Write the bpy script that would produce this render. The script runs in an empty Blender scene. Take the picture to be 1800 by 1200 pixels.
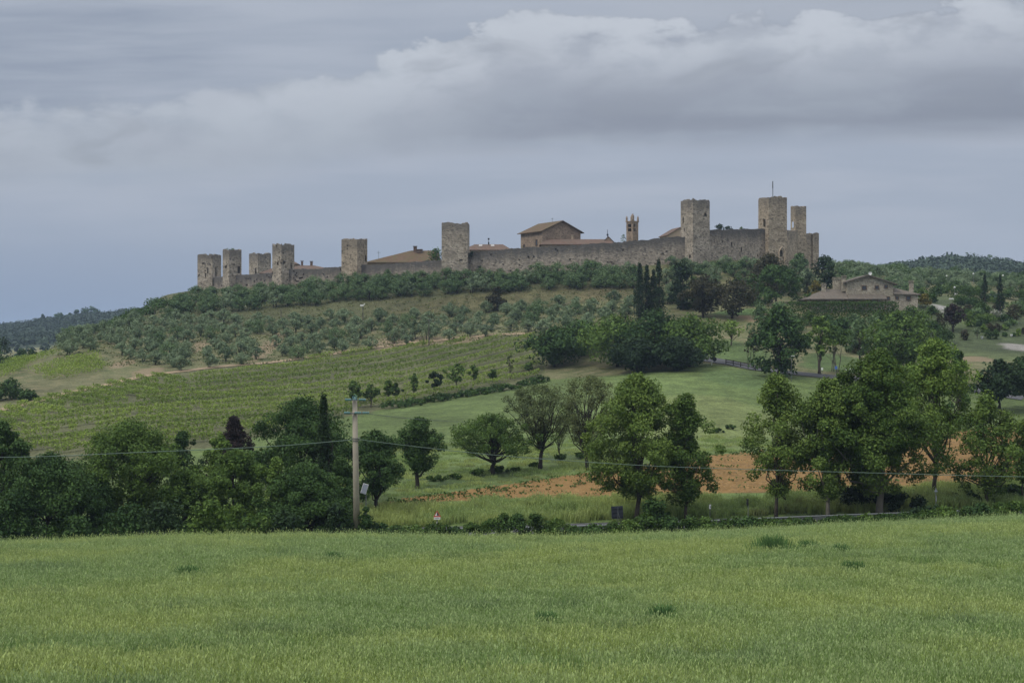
import bpy, math, random
import numpy as np
from mathutils import Vector, Matrix

random.seed(7)
SC = bpy.context.scene
COL = SC.collection
F = 2535.0                      # focal length in photo pixels (1800 wide)

# ------------------------------------------------------------------ camera
cam_d = bpy.data.cameras.new('camera')
cam_d.sensor_width = 36.0
cam_d.lens = 36.0 * F / 1800.0
cam_d.clip_start = 0.5
cam_d.clip_end = 20000
cam = bpy.data.objects.new('camera', cam_d)
cam.location = (0, 0, 0)
cam.rotation_euler = (math.radians(90), 0, 0)
COL.objects.link(cam)
SC.camera = cam

# ------------------------------------------------------------------ light
SUN_EL, SUN_AZ = math.radians(52), math.radians(-62)     # azimuth from +Y, negative = left
sl = bpy.data.lights.new('sun', 'SUN')
sl.energy = 1.5
sl.angle = math.radians(10)
sl.color = (1.0, 0.95, 0.86)
sun = bpy.data.objects.new('sun', sl)
sd = Vector((math.sin(SUN_AZ - 1.0) * math.cos(SUN_EL), math.cos(SUN_AZ - 1.0) * math.cos(SUN_EL), math.sin(SUN_EL)))
sun.rotation_euler = sd.to_track_quat('Z', 'Y').to_euler()
COL.objects.link(sun)
SC.view_settings.view_transform = 'Standard'
SC.view_settings.look = 'None'
SC.view_settings.exposure = 0.12
SC.view_settings.gamma = 1.0
SC.cycles.max_bounces = 6
SC.cycles.diffuse_bounces = 3
SC.cycles.glossy_bounces = 2
SC.cycles.transmission_bounces = 4
SC.cycles.transparent_max_bounces = 4
SC.cycles.volume_bounces = 0
SC.cycles.use_adaptive_sampling = True


class NT:
    """small helper to write node maths"""
    def __init__(s, tree):
        s.t = tree; s.n = tree.nodes; s.l = tree.links

    def node(s, typ, **kw):
        n = s.n.new(typ)
        for k, v in kw.items(): setattr(n, k, v)
        return n

    def put(s, sock, v):
        if hasattr(v, 'is_output'): s.l.new(v, sock)
        elif isinstance(v, (tuple, list)) and len(v) == 3 and sock.type == 'RGBA': sock.default_value = (*v, 1)
        else: sock.default_value = v

    def m(s, op, a, b=0.0, c=0.0, clamp=False):
        n = s.n.new('ShaderNodeMath'); n.operation = op; n.use_clamp = clamp
        s.put(n.inputs[0], a); s.put(n.inputs[1], b)
        if len(n.inputs) > 2: s.put(n.inputs[2], c)
        return n.outputs[0]

    def mix(s, f, a, b, mode='MIX'):
        n = s.n.new('ShaderNodeMix'); n.data_type = 'RGBA'; n.blend_type = mode; n.clamp_factor = True
        s.put(n.inputs[0], f); s.put(n.inputs[6], a); s.put(n.inputs[7], b)
        return n.outputs[2]

    def ss(s, v, lo, hi, a=0.0, b=1.0):
        n = s.n.new('ShaderNodeMapRange'); n.interpolation_type = 'SMOOTHSTEP'
        s.put(n.inputs[0], v); n.inputs[1].default_value = lo; n.inputs[2].default_value = hi
        n.inputs[3].default_value = a; n.inputs[4].default_value = b
        return n.outputs[0]

    def noise(s, vec, scale, detail=3, rough=0.55, dist=0.0):
        n = s.n.new('ShaderNodeTexNoise')
        if vec is not None: s.l.new(vec, n.inputs['Vector'])
        n.inputs['Scale'].default_value = scale; n.inputs['Detail'].default_value = detail
        n.inputs['Roughness'].default_value = rough; n.inputs['Distortion'].default_value = dist
        return n.outputs[0]

    def vec(s, x, y, z):
        n = s.n.new('ShaderNodeCombineXYZ')
        for k, v in zip((0, 1, 2), (x, y, z)): s.put(n.inputs[k], v)
        return n.outputs[0]

    def curve(s, v, pts, lo, hi, vlo, vhi):
        """piecewise smooth curve through pts given in real units"""
        n = s.n.new('ShaderNodeFloatCurve')
        c = n.mapping.curves[0]
        P = [((p[0] - lo) / (hi - lo), (p[1] - vlo) / (vhi - vlo)) for p in pts]
        c.points[0].location = P[0]; c.points[1].location = P[-1]
        for p in P[1:-1]: c.points.new(*p)
        n.mapping.update()
        mr = s.n.new('ShaderNodeMapRange'); s.put(mr.inputs[0], v)
        mr.inputs[1].default_value = lo; mr.inputs[2].default_value = hi
        s.l.new(mr.outputs[0], n.inputs[1])
        return s.m('MULTIPLY_ADD', n.outputs[0], vhi - vlo, vlo)


# ------------------------------------------------------------------ sky
world = bpy.data.worlds.new('World')
SC.world = world
world.use_nodes = True
wt = NT(world.node_tree)
wt.n.clear()
tc = wt.node('ShaderNodeTexCoord')
sep = wt.node('ShaderNodeSeparateXYZ'); wt.l.new(tc.outputs['Generated'], sep.inputs[0])
ay = wt.m('MAXIMUM', wt.m('ABSOLUTE', sep.outputs[1]), 0.12)
S = wt.m('DIVIDE', sep.outputs[0], ay)                 # tangent of azimuth
T = wt.m('DIVIDE', sep.outputs[2], ay)                 # tangent of elevation
uv = wt.vec(S, wt.m('MULTIPLY', T, 2.0), 0.37)
big = wt.noise(uv, 7.0, 5, 0.55, 0.1)
fine = wt.noise(uv, 22.0, 5, 0.55, 0.15)
streak = wt.noise(wt.vec(wt.m('MULTIPLY_ADD', T, -1.2, wt.m('MULTIPLY', S, 1.6)), wt.m('MULTIPLY', T, 15.0), 1.7), 3.0, 4, 0.5, 0.2)


def px(u, y): return ((u - 900) / F, (600 - y) / F)


edge = wt.curve(S, [px(*p) for p in ((-300, 215), (0, 200), (200, 178), (380, 165), (480, 142), (640, 108), (760, 78), (850, 45), (910, 12), (1000, 22), (1150, 36), (1230, 30), (1310, 6), (1420, 22), (1500, 15), (1680, -12), (2100, -60))],
                px(-300, 0)[0], px(2100, 0)[0], px(0, 230)[1], px(0, -80)[1])
edge2 = wt.m('ADD', edge, wt.m('MULTIPLY', wt.m('SUBTRACT', fine, 0.5), 0.066))
edge2 = wt.m('ADD', edge2, wt.m('MULTIPLY', wt.m('SUBTRACT', big, 0.5), 0.03))
d = wt.m('SUBTRACT', edge2, T)                          # > 0 below the bright rim of the cloud bank
soft = wt.ss(S, -0.22, -0.05, 1.0, 0.22)
incloud = wt.ss(wt.m('DIVIDE', d, soft), -0.005, 0.013)
billow = wt.noise(wt.vec(wt.m('MULTIPLY', S, 1.0), wt.m('MULTIPLY', T, 2.6), 4.1), 13.0, 5, 0.5, 0.5)
rim = wt.m('MULTIPLY', wt.ss(d, -0.003, 0.006), wt.ss(d, 0.012, 0.075, 1.0, 0.0))
rim = wt.m('MULTIPLY', rim, wt.ss(S, -0.30, 0.0, 0.35, 1.0))
rim = wt.m('MULTIPLY', rim, wt.ss(fine, 0.32, 0.62, 0.35, 1.0))
# underside of the bank: soft dark base, darkest towards the right
base_y = wt.curve(S, [px(*p) for p in ((-300, 330), (0, 315), (400, 300), (700, 262), (1000, 250), (1300, 246), (1600, 232), (2100, 215))],
                  px(-300, 0)[0], px(2100, 0)[0], px(0, 340)[1], px(0, 200)[1])
db = wt.m('ADD', wt.m('SUBTRACT', T, base_y), wt.m('MULTIPLY', wt.m('SUBTRACT', streak, 0.5), 0.022))
under = wt.ss(db, -0.014, 0.012)                        # 1 inside the cloud, 0 in the clear band below
dark = wt.m('MULTIPLY', wt.ss(db, -0.010, 0.012), wt.ss(db, 0.010, 0.055, 1.0, 0.0))
dark = wt.m('MULTIPLY', dark, wt.ss(streak, 0.30, 0.62, 0.45, 1.0))
dark = wt.m('MULTIPLY', dark, wt.ss(S, -0.12, 0.16, 0.12, 1.0))
low = wt.mix(wt.ss(S, -0.36, 0.30), (0.232, 0.298, 0.425), (0.355, 0.412, 0.515))
low = wt.mix(wt.ss(T, 0.0, 0.11), low, (0.345, 0.392, 0.478))
bank = wt.mix(wt.ss(big, 0.3, 0.7), (0.290, 0.320, 0.388), (0.388, 0.430, 0.494))
heavy = wt.m('MULTIPLY', wt.m('MULTIPLY', wt.ss(d, 0.012, 0.040), wt.ss(S, -0.10, 0.06)), wt.ss(billow, 0.66, 0.42, 0.25, 1.0))
bank = wt.mix(wt.m('MULTIPLY', heavy, 0.75), bank, (0.262, 0.288, 0.352))
bank = wt.mix(wt.m('MULTIPLY', rim, 0.9), bank, (0.530, 0.568, 0.626))
bank = wt.mix(wt.m('MULTIPLY', wt.ss(fine, 0.45, 0.7), 0.18), bank, (0.46, 0.49, 0.56))
bank = wt.mix(wt.ss(billow, 0.48, 0.30, 0.0, 0.55), bank, (0.300, 0.328, 0.382))
bank = wt.mix(wt.m('MULTIPLY', dark, 0.80), bank, (0.230, 0.257, 0.318))
over = wt.mix(wt.ss(streak, 0.30, 0.75), wt.mix(wt.ss(S, -0.27, -0.12), (0.275, 0.318, 0.400), (0.330, 0.374, 0.455)), (0.400, 0.440, 0.515))
over = wt.mix(wt.ss(S, 0.02, 0.16, 0.0, 0.35), over, (0.40, 0.43, 0.485))
low = wt.mix(wt.m('MULTIPLY', wt.ss(streak, 0.38, 0.68), wt.ss(T, 0.045, 0.12, 0.0, 0.6)), low, (0.43, 0.465, 0.54))
skyc = wt.mix(incloud, over, wt.mix(under, low, bank))
# the rest of the overcast vault, brighter towards the zenith (as overcast skies are)
el = wt.m('ARCSINE', sep.outputs[2])
vault = wt.mix(wt.ss(big, 0.3, 0.7), (0.60, 0.63, 0.70), (1.0, 1.02, 1.06))
skyc = wt.mix(wt.ss(el, 0.27, 0.75), skyc, vault)
gain = wt.ss(el, 0.26, 1.1, 1.0, 1.75)
sky = wt.node('ShaderNodeTexSky', sky_type='NISHITA', sun_disc=False)
sky.sun_elevation = SUN_EL; sky.sun_rotation = SUN_AZ - 1.0
bg1 = wt.node('ShaderNodeBackground'); wt.l.new(sky.outputs[0], bg1.inputs[0]); bg1.inputs[1].default_value = 0.05
bg2 = wt.node('ShaderNodeBackground'); wt.l.new(skyc, bg2.inputs[0]); wt.l.new(gain, bg2.inputs[1])
mx = wt.node('ShaderNodeMixShader'); mx.inputs[0].default_value = 0.95
wt.l.new(bg1.outputs[0], mx.inputs[1]); wt.l.new(bg2.outputs[0], mx.inputs[2])
wo = wt.node('ShaderNodeOutputWorld'); wt.l.new(mx.outputs[0], wo.inputs[0])

# ------------------------------------------------------------------ object helpers
def tag(o, label=None, cat=None, group=None, kind=None):
    if label: o['label'] = label
    if cat: o['category'] = cat
    if group: o['group'] = group
    if kind: o['kind'] = kind
    return o


def empty(name, loc, rz=0.0):
    o = bpy.data.objects.new(name, None)
    o.empty_display_size = 0.5
    o.location = loc; o.rotation_euler = (0, 0, rz)
    COL.objects.link(o)
    return o


def link_mesh(name, me, parent=None, loc=None, rz=None):
    o = bpy.data.objects.new(name, me)
    COL.objects.link(o)
    if parent is not None: o.parent = parent
    if loc is not None: o.location = loc
    if rz is not None: o.rotation_euler = (0, 0, rz)
    return o


def copy_tree(o, parent=None):
    c = o.copy(); COL.objects.link(c)
    if parent is not None: c.parent = parent
    for ch in list(o.children): copy_tree(ch, c)
    return c


def np_mesh(name, V, Q, mats, cols=None, smooth=False, mi=None):
    """V (n,3), Q (m,4) quads; cols (m,) one float per face stored as point attribute 'tint'"""
    me = bpy.data.meshes.new(name)
    V = np.asarray(V, dtype=np.float32); Q = np.asarray(Q, dtype=np.int32)
    k = Q.shape[1]
    me.vertices.add(len(V)); me.vertices.foreach_set('co', V.ravel())
    me.loops.add(Q.size); me.loops.foreach_set('vertex_index', Q.ravel())
    me.polygons.add(len(Q))
    me.polygons.foreach_set('loop_start', np.arange(0, Q.size, k, dtype=np.int32))
    me.polygons.foreach_set('loop_total', np.full(len(Q), k, dtype=np.int32))
    for m_ in (mats if isinstance(mats, (list, tuple)) else [mats]): me.materials.append(m_)
    if mi is not None: me.polygons.foreach_set('material_index', np.asarray(mi, dtype=np.int32))
    me.update(calc_edges=True)
    if cols is not None:
        a = me.attributes.new('tint', 'FLOAT', 'FACE'); a.data.foreach_set('value', np.asarray(cols, dtype=np.float32))
    if smooth: me.polygons.foreach_set('use_smooth', np.ones(len(Q), dtype=bool))
    return me


class MB:
    """mesh collector"""
    def __init__(s): s.v = []; s.f = []; s.m = []

    def add(s, verts, faces, mi=0):
        k = len(s.v); s.v += [tuple(p) for p in verts]
        s.f += [tuple(i + k for i in f) for f in faces]; s.m += [mi] * len(faces)
        return s

    def box(s, c, size, rz=0.0, mi=0, taper=1.0, rx=0.0, ry=0.0):
        hx, hy, hz = size[0] / 2, size[1] / 2, size[2] / 2
        R = Matrix.Rotation(rz, 3, 'Z') @ Matrix.Rotation(ry, 3, 'Y') @ Matrix.Rotation(rx, 3, 'X')
        P = []
        for z in (-hz, hz):
            t = taper if z > 0 else 1.0
            for x, y in ((-hx, -hy), (hx, -hy), (hx, hy), (-hx, hy)):
                p = R @ Vector((x * t, y * t, z)); P.append((p.x + c[0], p.y + c[1], p.z + c[2]))
        return s.add(P, [(0, 3, 2, 1), (4, 5, 6, 7), (0, 1, 5, 4), (1, 2, 6, 5), (2, 3, 7, 6), (3, 0, 4, 7)], mi)

    def tube(s, pts, radii, n=6, mi=0, cap=True):
        pts = [Vector(p) for p in pts]
        if not hasattr(radii, '__len__'): radii = [radii] * len(pts)
        V = []; k = len(pts)
        for i, p in enumerate(pts):
            t = (pts[min(i + 1, k - 1)] - pts[max(i - 1, 0)])
            if t.length < 1e-9: t = Vector((0, 0, 1))
            t.normalize()
            ref = Vector((0, 0, 1)) if abs(t.z) < 0.9 else Vector((1, 0, 0))
            a = t.cross(ref).normalized(); b = t.cross(a)
            for j in range(n):
                an = 2 * math.pi * j / n
                V.append(p + (a * math.cos(an) + b * math.sin(an)) * radii[i])
        Fc = []
        for i in range(k - 1):
            for j in range(n):
                Fc.append((i * n + j, i * n + (j + 1) % n, (i + 1) * n + (j + 1) % n, (i + 1) * n + j))
        if cap:
            Fc.append(tuple(range(n - 1, -1, -1))); Fc.append(tuple((k - 1) * n + j for j in range(n)))
        return s.add(V, Fc, mi)

    def build(s, name, mats, parent=None, loc=None, rz=None, smooth=False):
        me = bpy.data.meshes.new(name)
        me.from_pydata(s.v, [], s.f)
        for m_ in (mats if isinstance(mats, (list, tuple)) else [mats]): me.materials.append(m_)
        me.polygons.foreach_set('material_index', s.m)
        if smooth: me.polygons.foreach_set('use_smooth', [True] * len(s.f))
        me.update()
        return link_mesh(name, me, parent, loc, rz)


# ------------------------------------------------------------------ materials
def new_mat(name):
    m_ = bpy.data.materials.new(name); m_.use_nodes = True
    t = NT(m_.node_tree)
    b = t.n['Principled BSDF']; b.inputs['Roughness'].default_value = 0.9
    b.inputs['Specular IOR Level'].default_value = 0.15
    return m_, t, b


def plain(name, col, rough=0.8, var=0.15, scale=3.0, metal=0.0, spec=0.2):
    m_, t, b = new_mat(name)
    tcn = t.node('ShaderNodeTexCoord')
    n = t.noise(tcn.outputs['Object'], scale, 4, 0.6)
    c = t.mix(n, tuple(x * (1 - var) for x in col), tuple(min(1, x * (1 + var)) for x in col))
    t.put(b.inputs['Base Color'], c)
    b.inputs['Roughness'].default_value = rough; b.inputs['Metallic'].default_value = metal
    b.inputs['Specular IOR Level'].default_value = spec
    return m_


def leaf_mat(name, col, col2=None, trans=0.25, rnd=0.42):
    """diffuse leaves with a little light coming through; leaf to leaf and plant to plant variation"""
    m_, t, b = new_mat(name)
    col2 = col2 or tuple(x * 1.6 for x in col)
    a = t.node('ShaderNodeAttribute', attribute_name='tint')
    oi = t.node('ShaderNodeObjectInfo')
    f = t.m('MULTIPLY_ADD', oi.outputs['Random'], rnd, t.m('SUBTRACT', a.outputs['Fac'], rnd * 0.5), clamp=True)
    c = t.mix(f, col, col2)
    t.put(b.inputs['Base Color'], c)
    b.inputs['Roughness'].default_value = 0.65; b.inputs['Specular IOR Level'].default_value = 0.12
    tr = t.node('ShaderNodeBsdfTranslucent'); t.put(tr.inputs[0], t.mix(0.5, c, (0.12, 0.16, 0.02)))
    mxs = t.node('ShaderNodeMixShader'); mxs.inputs[0].default_value = trans
    t.l.new(b.outputs[0], mxs.inputs[1]); t.l.new(tr.outputs[0], mxs.inputs[2])
    t.l.new(mxs.outputs[0], t.n['Material Output'].inputs[0])
    return m_


M = {}
M['bark'] = plain('bark', (0.075, 0.062, 0.048), 0.95, 0.4, 2.0)
M['bark_pale'] = plain('bark_pale', (0.17, 0.155, 0.125), 0.95, 0.4, 1.5)
M['bark_dark'] = plain('bark_dark', (0.035, 0.030, 0.026), 0.95, 0.4, 2.0)
M['plane_leaf'] = leaf_mat('plane_leaf', (0.048, 0.094, 0.018), (0.188, 0.264, 0.056), 0.2)
M['fresh_leaf'] = leaf_mat('fresh_leaf', (0.076, 0.140, 0.028), (0.225, 0.320, 0.066), 0.2)
M['mid_leaf'] = leaf_mat('mid_leaf', (0.034, 0.074, 0.016), (0.150, 0.235, 0.050), 0.25)
M['dark_leaf'] = leaf_mat('dark_leaf', (0.020, 0.050, 0.015), (0.078, 0.142, 0.036), 0.15)
M['deep_leaf'] = leaf_mat('deep_leaf', (0.011, 0.026, 0.011), (0.034, 0.064, 0.022), 0.1)
M['brown_leaf'] = leaf_mat('brown_leaf', (0.030, 0.028, 0.016), (0.075, 0.070, 0.034), 0.12)
M['purple_leaf'] = leaf_mat('purple_leaf', (0.020, 0.013, 0.014), (0.045, 0.028, 0.026), 0.1)
M['gold_leaf'] = leaf_mat('gold_leaf', (0.110, 0.095, 0.020), (0.20, 0.165, 0.032), 0.2)
M['olive_leaf'] = leaf_mat('olive_leaf', (0.070, 0.112, 0.056), (0.250, 0.325, 0.182), 0.15, 0.45)
M['olive_green'] = leaf_mat('olive_green', (0.044, 0.090, 0.034), (0.170, 0.248, 0.108), 0.15, 0.4)
M['vine_leaf'] = leaf_mat('vine_leaf', (0.100, 0.170, 0.032), (0.300, 0.395, 0.076), 0.3)
M['hedge_leaf'] = leaf_mat('hedge_leaf', (0.022, 0.052, 0.013), (0.080, 0.140, 0.030), 0.2)
M['far_haze_leaf'] = leaf_mat('far_haze_leaf', (0.026, 0.044, 0.027), (0.066, 0.098, 0.058), 0.1)  # far woods only: distant haze worked into the dark grey green leaf colour
M['sparse_leaf'] = leaf_mat('sparse_leaf', (0.072, 0.096, 0.038), (0.165, 0.195, 0.078), 0.25)
M['grass_blade'] = leaf_mat('grass_blade', (0.1, 0.15, 0.05), None, 0.25)
M['white_bloom'] = leaf_mat('white_bloom', (0.16, 0.18, 0.13), (0.40, 0.40, 0.34), 0.2)
M['concrete'] = plain('concrete', (0.30, 0.268, 0.212), 0.9, 0.40, 0.9)
M['steel'] = plain('steel', (0.15, 0.16, 0.165), 0.5, 0.2, 2.0, 0.4, 0.5)
M['teal'] = plain('teal', (0.10, 0.22, 0.22), 0.35, 0.2, 4.0, 0.0, 0.5)
M['cable'] = plain('cable', (0.13, 0.18, 0.145), 0.6, 0.1)
M['thin_wire'] = plain('thin_wire', (0.10, 0.12, 0.11), 0.6, 0.1)
M['white'] = plain('white', (0.72, 0.72, 0.70), 0.6, 0.06)
M['red'] = plain('red', (0.50, 0.04, 0.03), 0.5, 0.1)
M['black'] = plain('black', (0.02, 0.02, 0.022), 0.6, 0.1)
M['panel'] = plain('panel', (0.20, 0.22, 0.26), 0.3, 0.1, 2.0, 0.0, 0.5)
M['board'] = plain('board', (0.030, 0.034, 0.045), 0.6, 0.15)
M['glass'] = plain('glass', (0.03, 0.035, 0.04), 0.15, 0.2, 1.0, 0.0, 0.6)
M['wood'] = plain('wood', (0.11, 0.07, 0.045), 0.8, 0.3)
M['pole_wood'] = plain('pole_wood', (0.10, 0.09, 0.075), 0.9, 0.3)
M['blue'] = plain('blue', (0.08, 0.15, 0.45), 0.5, 0.1)
M['car_paint'] = plain('car_paint', (0.33, 0.40, 0.52), 0.3, 0.05, 1.0, 0.2, 0.5)
M['car_white'] = plain('car_white', (0.7, 0.71, 0.72), 0.3, 0.03, 1.0, 0.0, 0.5)
M['pale_rock'] = plain('pale_rock', (0.46, 0.43, 0.37), 0.9, 0.25, 1.5)
M['plaster'] = plain('plaster', (0.40, 0.32, 0.23), 0.9, 0.15, 0.8)
M['asphalt'] = plain('asphalt', (0.075, 0.075, 0.078), 0.9, 0.2, 0.6)
M['gravel'] = plain('gravel', (0.27, 0.255, 0.235), 0.95, 0.15, 0.5)
M['dirt'] = plain('dirt', (0.27, 0.205, 0.13), 0.95, 0.25, 0.35)


def stone_mat(name, a, b_, dk, top_dark, scale=1.9, bump=0.6):
    """rubble masonry: single stones, patches, and the grey lichen of the wall head running down in streaks"""
    m_, t, b = new_mat(name)
    tcn = t.node('ShaderNodeTexCoord'); P = tcn.outputs['Object']
    vo = t.node('ShaderNodeTexVoronoi'); vo.inputs['Scale'].default_value = scale
    mp = t.node('ShaderNodeMapping'); mp.inputs['Scale'].default_value = (1, 1, 1.5); t.l.new(P, mp.inputs[0])
    t.l.new(mp.outputs[0], vo.inputs['Vector'])
    sx = t.node('ShaderNodeSeparateXYZ'); t.l.new(vo.outputs['Color'], sx.inputs[0])
    c = t.mix(sx.outputs[0], a, b_)
    c = t.mix(t.ss(sx.outputs[1], 0.72, 0.95, 0, 0.75), c, dk)
    n1 = t.noise(P, 0.32, 5, 0.6)
    c = t.mix(t.ss(n1, 0.35, 0.7, 0, 0.55), c, tuple(x * 0.62 for x in a))
    n2 = t.noise(P, 1.3, 4, 0.65)
    c = t.mix(t.ss(n2, 0.52, 0.75, 0, 0.6), c, dk)
    at = t.node('ShaderNodeAttribute', attribute_name='topd')
    mp2 = t.node('ShaderNodeMapping'); mp2.inputs['Scale'].default_value = (1, 1, 0.10); t.l.new(P, mp2.inputs[0])
    st = t.noise(mp2.outputs[0], 0.9, 4, 0.6)
    k = t.m('SUBTRACT', at.outputs['Fac'], t.m('MULTIPLY', t.m('SUBTRACT', st, 0.5), 5.0))
    g = t.ss(k, 0.4, 4.6, top_dark, 0.0)
    c = t.mix(g, c, (0.094, 0.088, 0.082))
    t.put(b.inputs['Base Color'], c)
    bp = t.node('ShaderNodeBump'); bp.inputs['Strength'].default_value = bump; bp.inputs['Distance'].default_value = 0.15
    t.put(bp.inputs['Height'], t.m('ADD', vo.outputs['Distance'], t.m('MULTIPLY', n2, 0.8)))
    t.l.new(bp.outputs[0], b.inputs['Normal'])
    return m_


M['wall_stone'] = stone_mat('wall_stone', (0.270, 0.230, 0.182), (0.430, 0.370, 0.295), (0.095, 0.082, 0.066), 0.90)
M['tower_stone'] = stone_mat('tower_stone', (0.275, 0.236, 0.184), (0.475, 0.410, 0.325), (0.092, 0.080, 0.064), 0.60)
M['tan_stone'] = stone_mat('tan_stone', (0.295, 0.242, 0.175), (0.460, 0.385, 0.285), (0.120, 0.094, 0.066), 0.42)
M['house_stone'] = stone_mat('house_stone', (0.270, 0.205, 0.150), (0.360, 0.280, 0.205), (0.130, 0.098, 0.072), 0.0, 3.0)
M['farm_stone'] = stone_mat('farm_stone', (0.320, 0.280, 0.212), (0.490, 0.440, 0.340), (0.185, 0.158, 0.120), 0.0, 3.0)


def tile_mat(name, a, b_, lich, amount):
    m_, t, b = new_mat(name)
    tcn = t.node('ShaderNodeTexCoord'); P = tcn.outputs['Object']
    vo = t.node('ShaderNodeTexVoronoi'); vo.inputs['Scale'].default_value = 3.0; t.l.new(P, vo.inputs['Vector'])
    sx = t.node('ShaderNodeSeparateXYZ'); t.l.new(vo.outputs['Color'], sx.inputs[0])
    c = t.mix(sx.outputs[0], a, b_)
    n = t.noise(P, 0.5, 5, 0.6)
    c = t.mix(t.ss(n, 0.42, 0.62, 0, amount), c, lich)
    t.put(b.inputs['Base Color'], c)
    bp = t.node('ShaderNodeBump'); bp.inputs['Strength'].default_value = 0.6; bp.inputs['Distance'].default_value = 0.1
    t.put(bp.inputs['Height'], vo.outputs['Distance']); t.l.new(bp.outputs[0], b.inputs['Normal'])
    return m_


M['old_tile'] = tile_mat('old_tile', (0.100, 0.066, 0.042), (0.145, 0.098, 0.062), (0.108, 0.090, 0.046), 0.8)
M['red_tile'] = tile_mat('red_tile', (0.110, 0.073, 0.055), (0.160, 0.107, 0.082), (0.116, 0.094, 0.072), 0.6)
M['grey_tile'] = tile_mat('grey_tile', (0.112, 0.095, 0.076), (0.160, 0.135, 0.108), (0.122, 0.112, 0.092), 0.6)

# ------------------------------------------------------------------ terrain (columns of the land as seen, heights relative to the eye)
NEAR = [(2, -1.8), (20, -6.6), (35, -9.0), (60, -11.1)]
TERR = {
    0: [(90, -13.35), (105, -15.3), (118, -17.0), (128, -17.6), (140, -17.6), (160, -17.2), (200, -15.4), (250, -12.3), (290, -9.6), (320, -6.6), (335, -5.9), (360, -8), (430, -18), (600, -25), (800, -20), (950, -8), (1200, -2), (1500, 11.5), (1700, 10), (2500, 0), (6000, -20)],
    150: [(90, -13.15), (105, -15.1), (118, -16.8), (128, -17.5), (140, -17.2), (160, -16.5), (200, -14.7), (250, -11.8), (290, -8.8), (320, -5.5), (345, -2), (365, .5), (385, 2), (410, 0), (470, -12), (600, -22), (800, -15), (950, -5), (1200, 7), (1500, 22), (1700, 21), (2500, 0), (6000, -20)],
    300: [(90, -12.95), (105, -14.9), (118, -16.6), (128, -17.4), (140, -16.9), (160, -16), (200, -14), (250, -11.5), (290, -8.4), (320, -5), (350, -.8), (380, 4.2), (410, 9), (440, 13), (470, 15.5), (500, 15.5), (560, 6), (700, -15), (950, -3), (1200, 14), (1500, 30), (1700, 29), (2500, 0), (6000, -20)],
    620: [(90, -12.85), (105, -14.85), (118, -16.6), (128, -17.3), (134, -17.0), (142, -15.9), (150, -15.7), (190, -14.3), (230, -13), (260, -11.5), (300, -7.4), (330, -3.6), (350, -.4), (380, 6.2), (400, 12.4), (412, 16), (422, 17.2), (440, 19), (520, 20), (600, 14), (800, -10), (1200, 20), (1500, 38), (2500, 0), (6000, -20)],
    900: [(90, -12.95), (100, -14.2), (110, -15.7), (120, -16.6), (128, -17), (134, -16.6), (142, -15.7), (165, -15.1), (190, -13.9), (240, -10.8), (280, -7.4), (300, -4.6), (330, .1), (350, 3.5), (380, 9.7), (395, 16), (402, 19.2), (415, 21.5), (440, 23), (520, 24), (600, 18), (800, -5), (1200, 20), (1500, 30), (2500, 0), (6000, -20)],
    1250: [(90, -12.7), (100, -13.85), (110, -15.15), (120, -16), (128, -16.4), (134, -16), (140, -14.9), (180, -14), (220, -10.4), (270, -5.4), (285, -3.9), (310, .9), (340, 6), (370, 11.9), (388, 18), (398, 21.8), (412, 24), (440, 25), (520, 25), (600, 20), (800, 8), (1000, 15), (1500, 10), (2500, 0), (6000, -20)],
    1500: [(90, -12.35), (100, -13.3), (112, -14.7), (120, -15.4), (128, -15.9), (134, -15.6), (141, -14.8), (200, -13.7), (230, -12), (260, -7.2), (290, -3.4), (320, 1.3), (340, 6.5), (348, 9.3), (365, 10.5), (400, 15), (450, 21.5), (500, 22.3), (560, 21.5), (700, 18), (850, 28), (1000, 42), (1150, 45), (2000, 20), (6000, -20)],
    1700: [(90, -12.2), (100, -13.05), (112, -14.4), (120, -15), (128, -15.5), (134, -15.2), (141, -14.5), (200, -13.2), (217, -12.2), (245, -10), (262, -6), (285, -3.5), (320, .8), (340, 6.3), (352, 8.2), (380, 10.5), (420, 14.5), (480, 20), (540, 20.5), (700, 18), (850, 34), (1000, 53), (1150, 55), (2000, 20), (6000, -20)],
    1800: [(90, -12.05), (100, -12.85), (112, -14.2), (120, -14.8), (128, -15.3), (134, -15.0), (141, -14.3), (200, -13.0), (217, -12.1), (245, -10.4), (262, -6.4), (285, -3.3), (320, .1), (350, 4.6), (380, 8), (420, 13), (480, 19), (540, 19.5), (700, 18), (850, 34), (1000, 48), (1150, 50), (2000, 20), (6000, -20)],
}


def pchip(x, y, xi):
    x = np.asarray(x, float); y = np.asarray(y, float)
    h = np.diff(x); dl = np.diff(y) / h
    m_ = np.zeros_like(y)
    for i in range(1, len(x) - 1):
        if dl[i - 1] * dl[i] > 0:
            w1 = 2 * h[i] + h[i - 1]; w2 = h[i] + 2 * h[i - 1]
            m_[i] = (w1 + w2) / (w1 / dl[i - 1] + w2 / dl[i])
    m_[0] = dl[0]; m_[-1] = dl[-1]
    i = np.clip(np.searchsorted(x, xi) - 1, 0, len(x) - 2)
    t = (xi - x[i]) / h[i]
    return ((1 + 2 * t) * (1 - t) ** 2 * y[i] + t * (1 - t) ** 2 * h[i] * m_[i] + t * t * (3 - 2 * t) * y[i + 1] + t * t * (t - 1) * h[i] * m_[i + 1])


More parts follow.
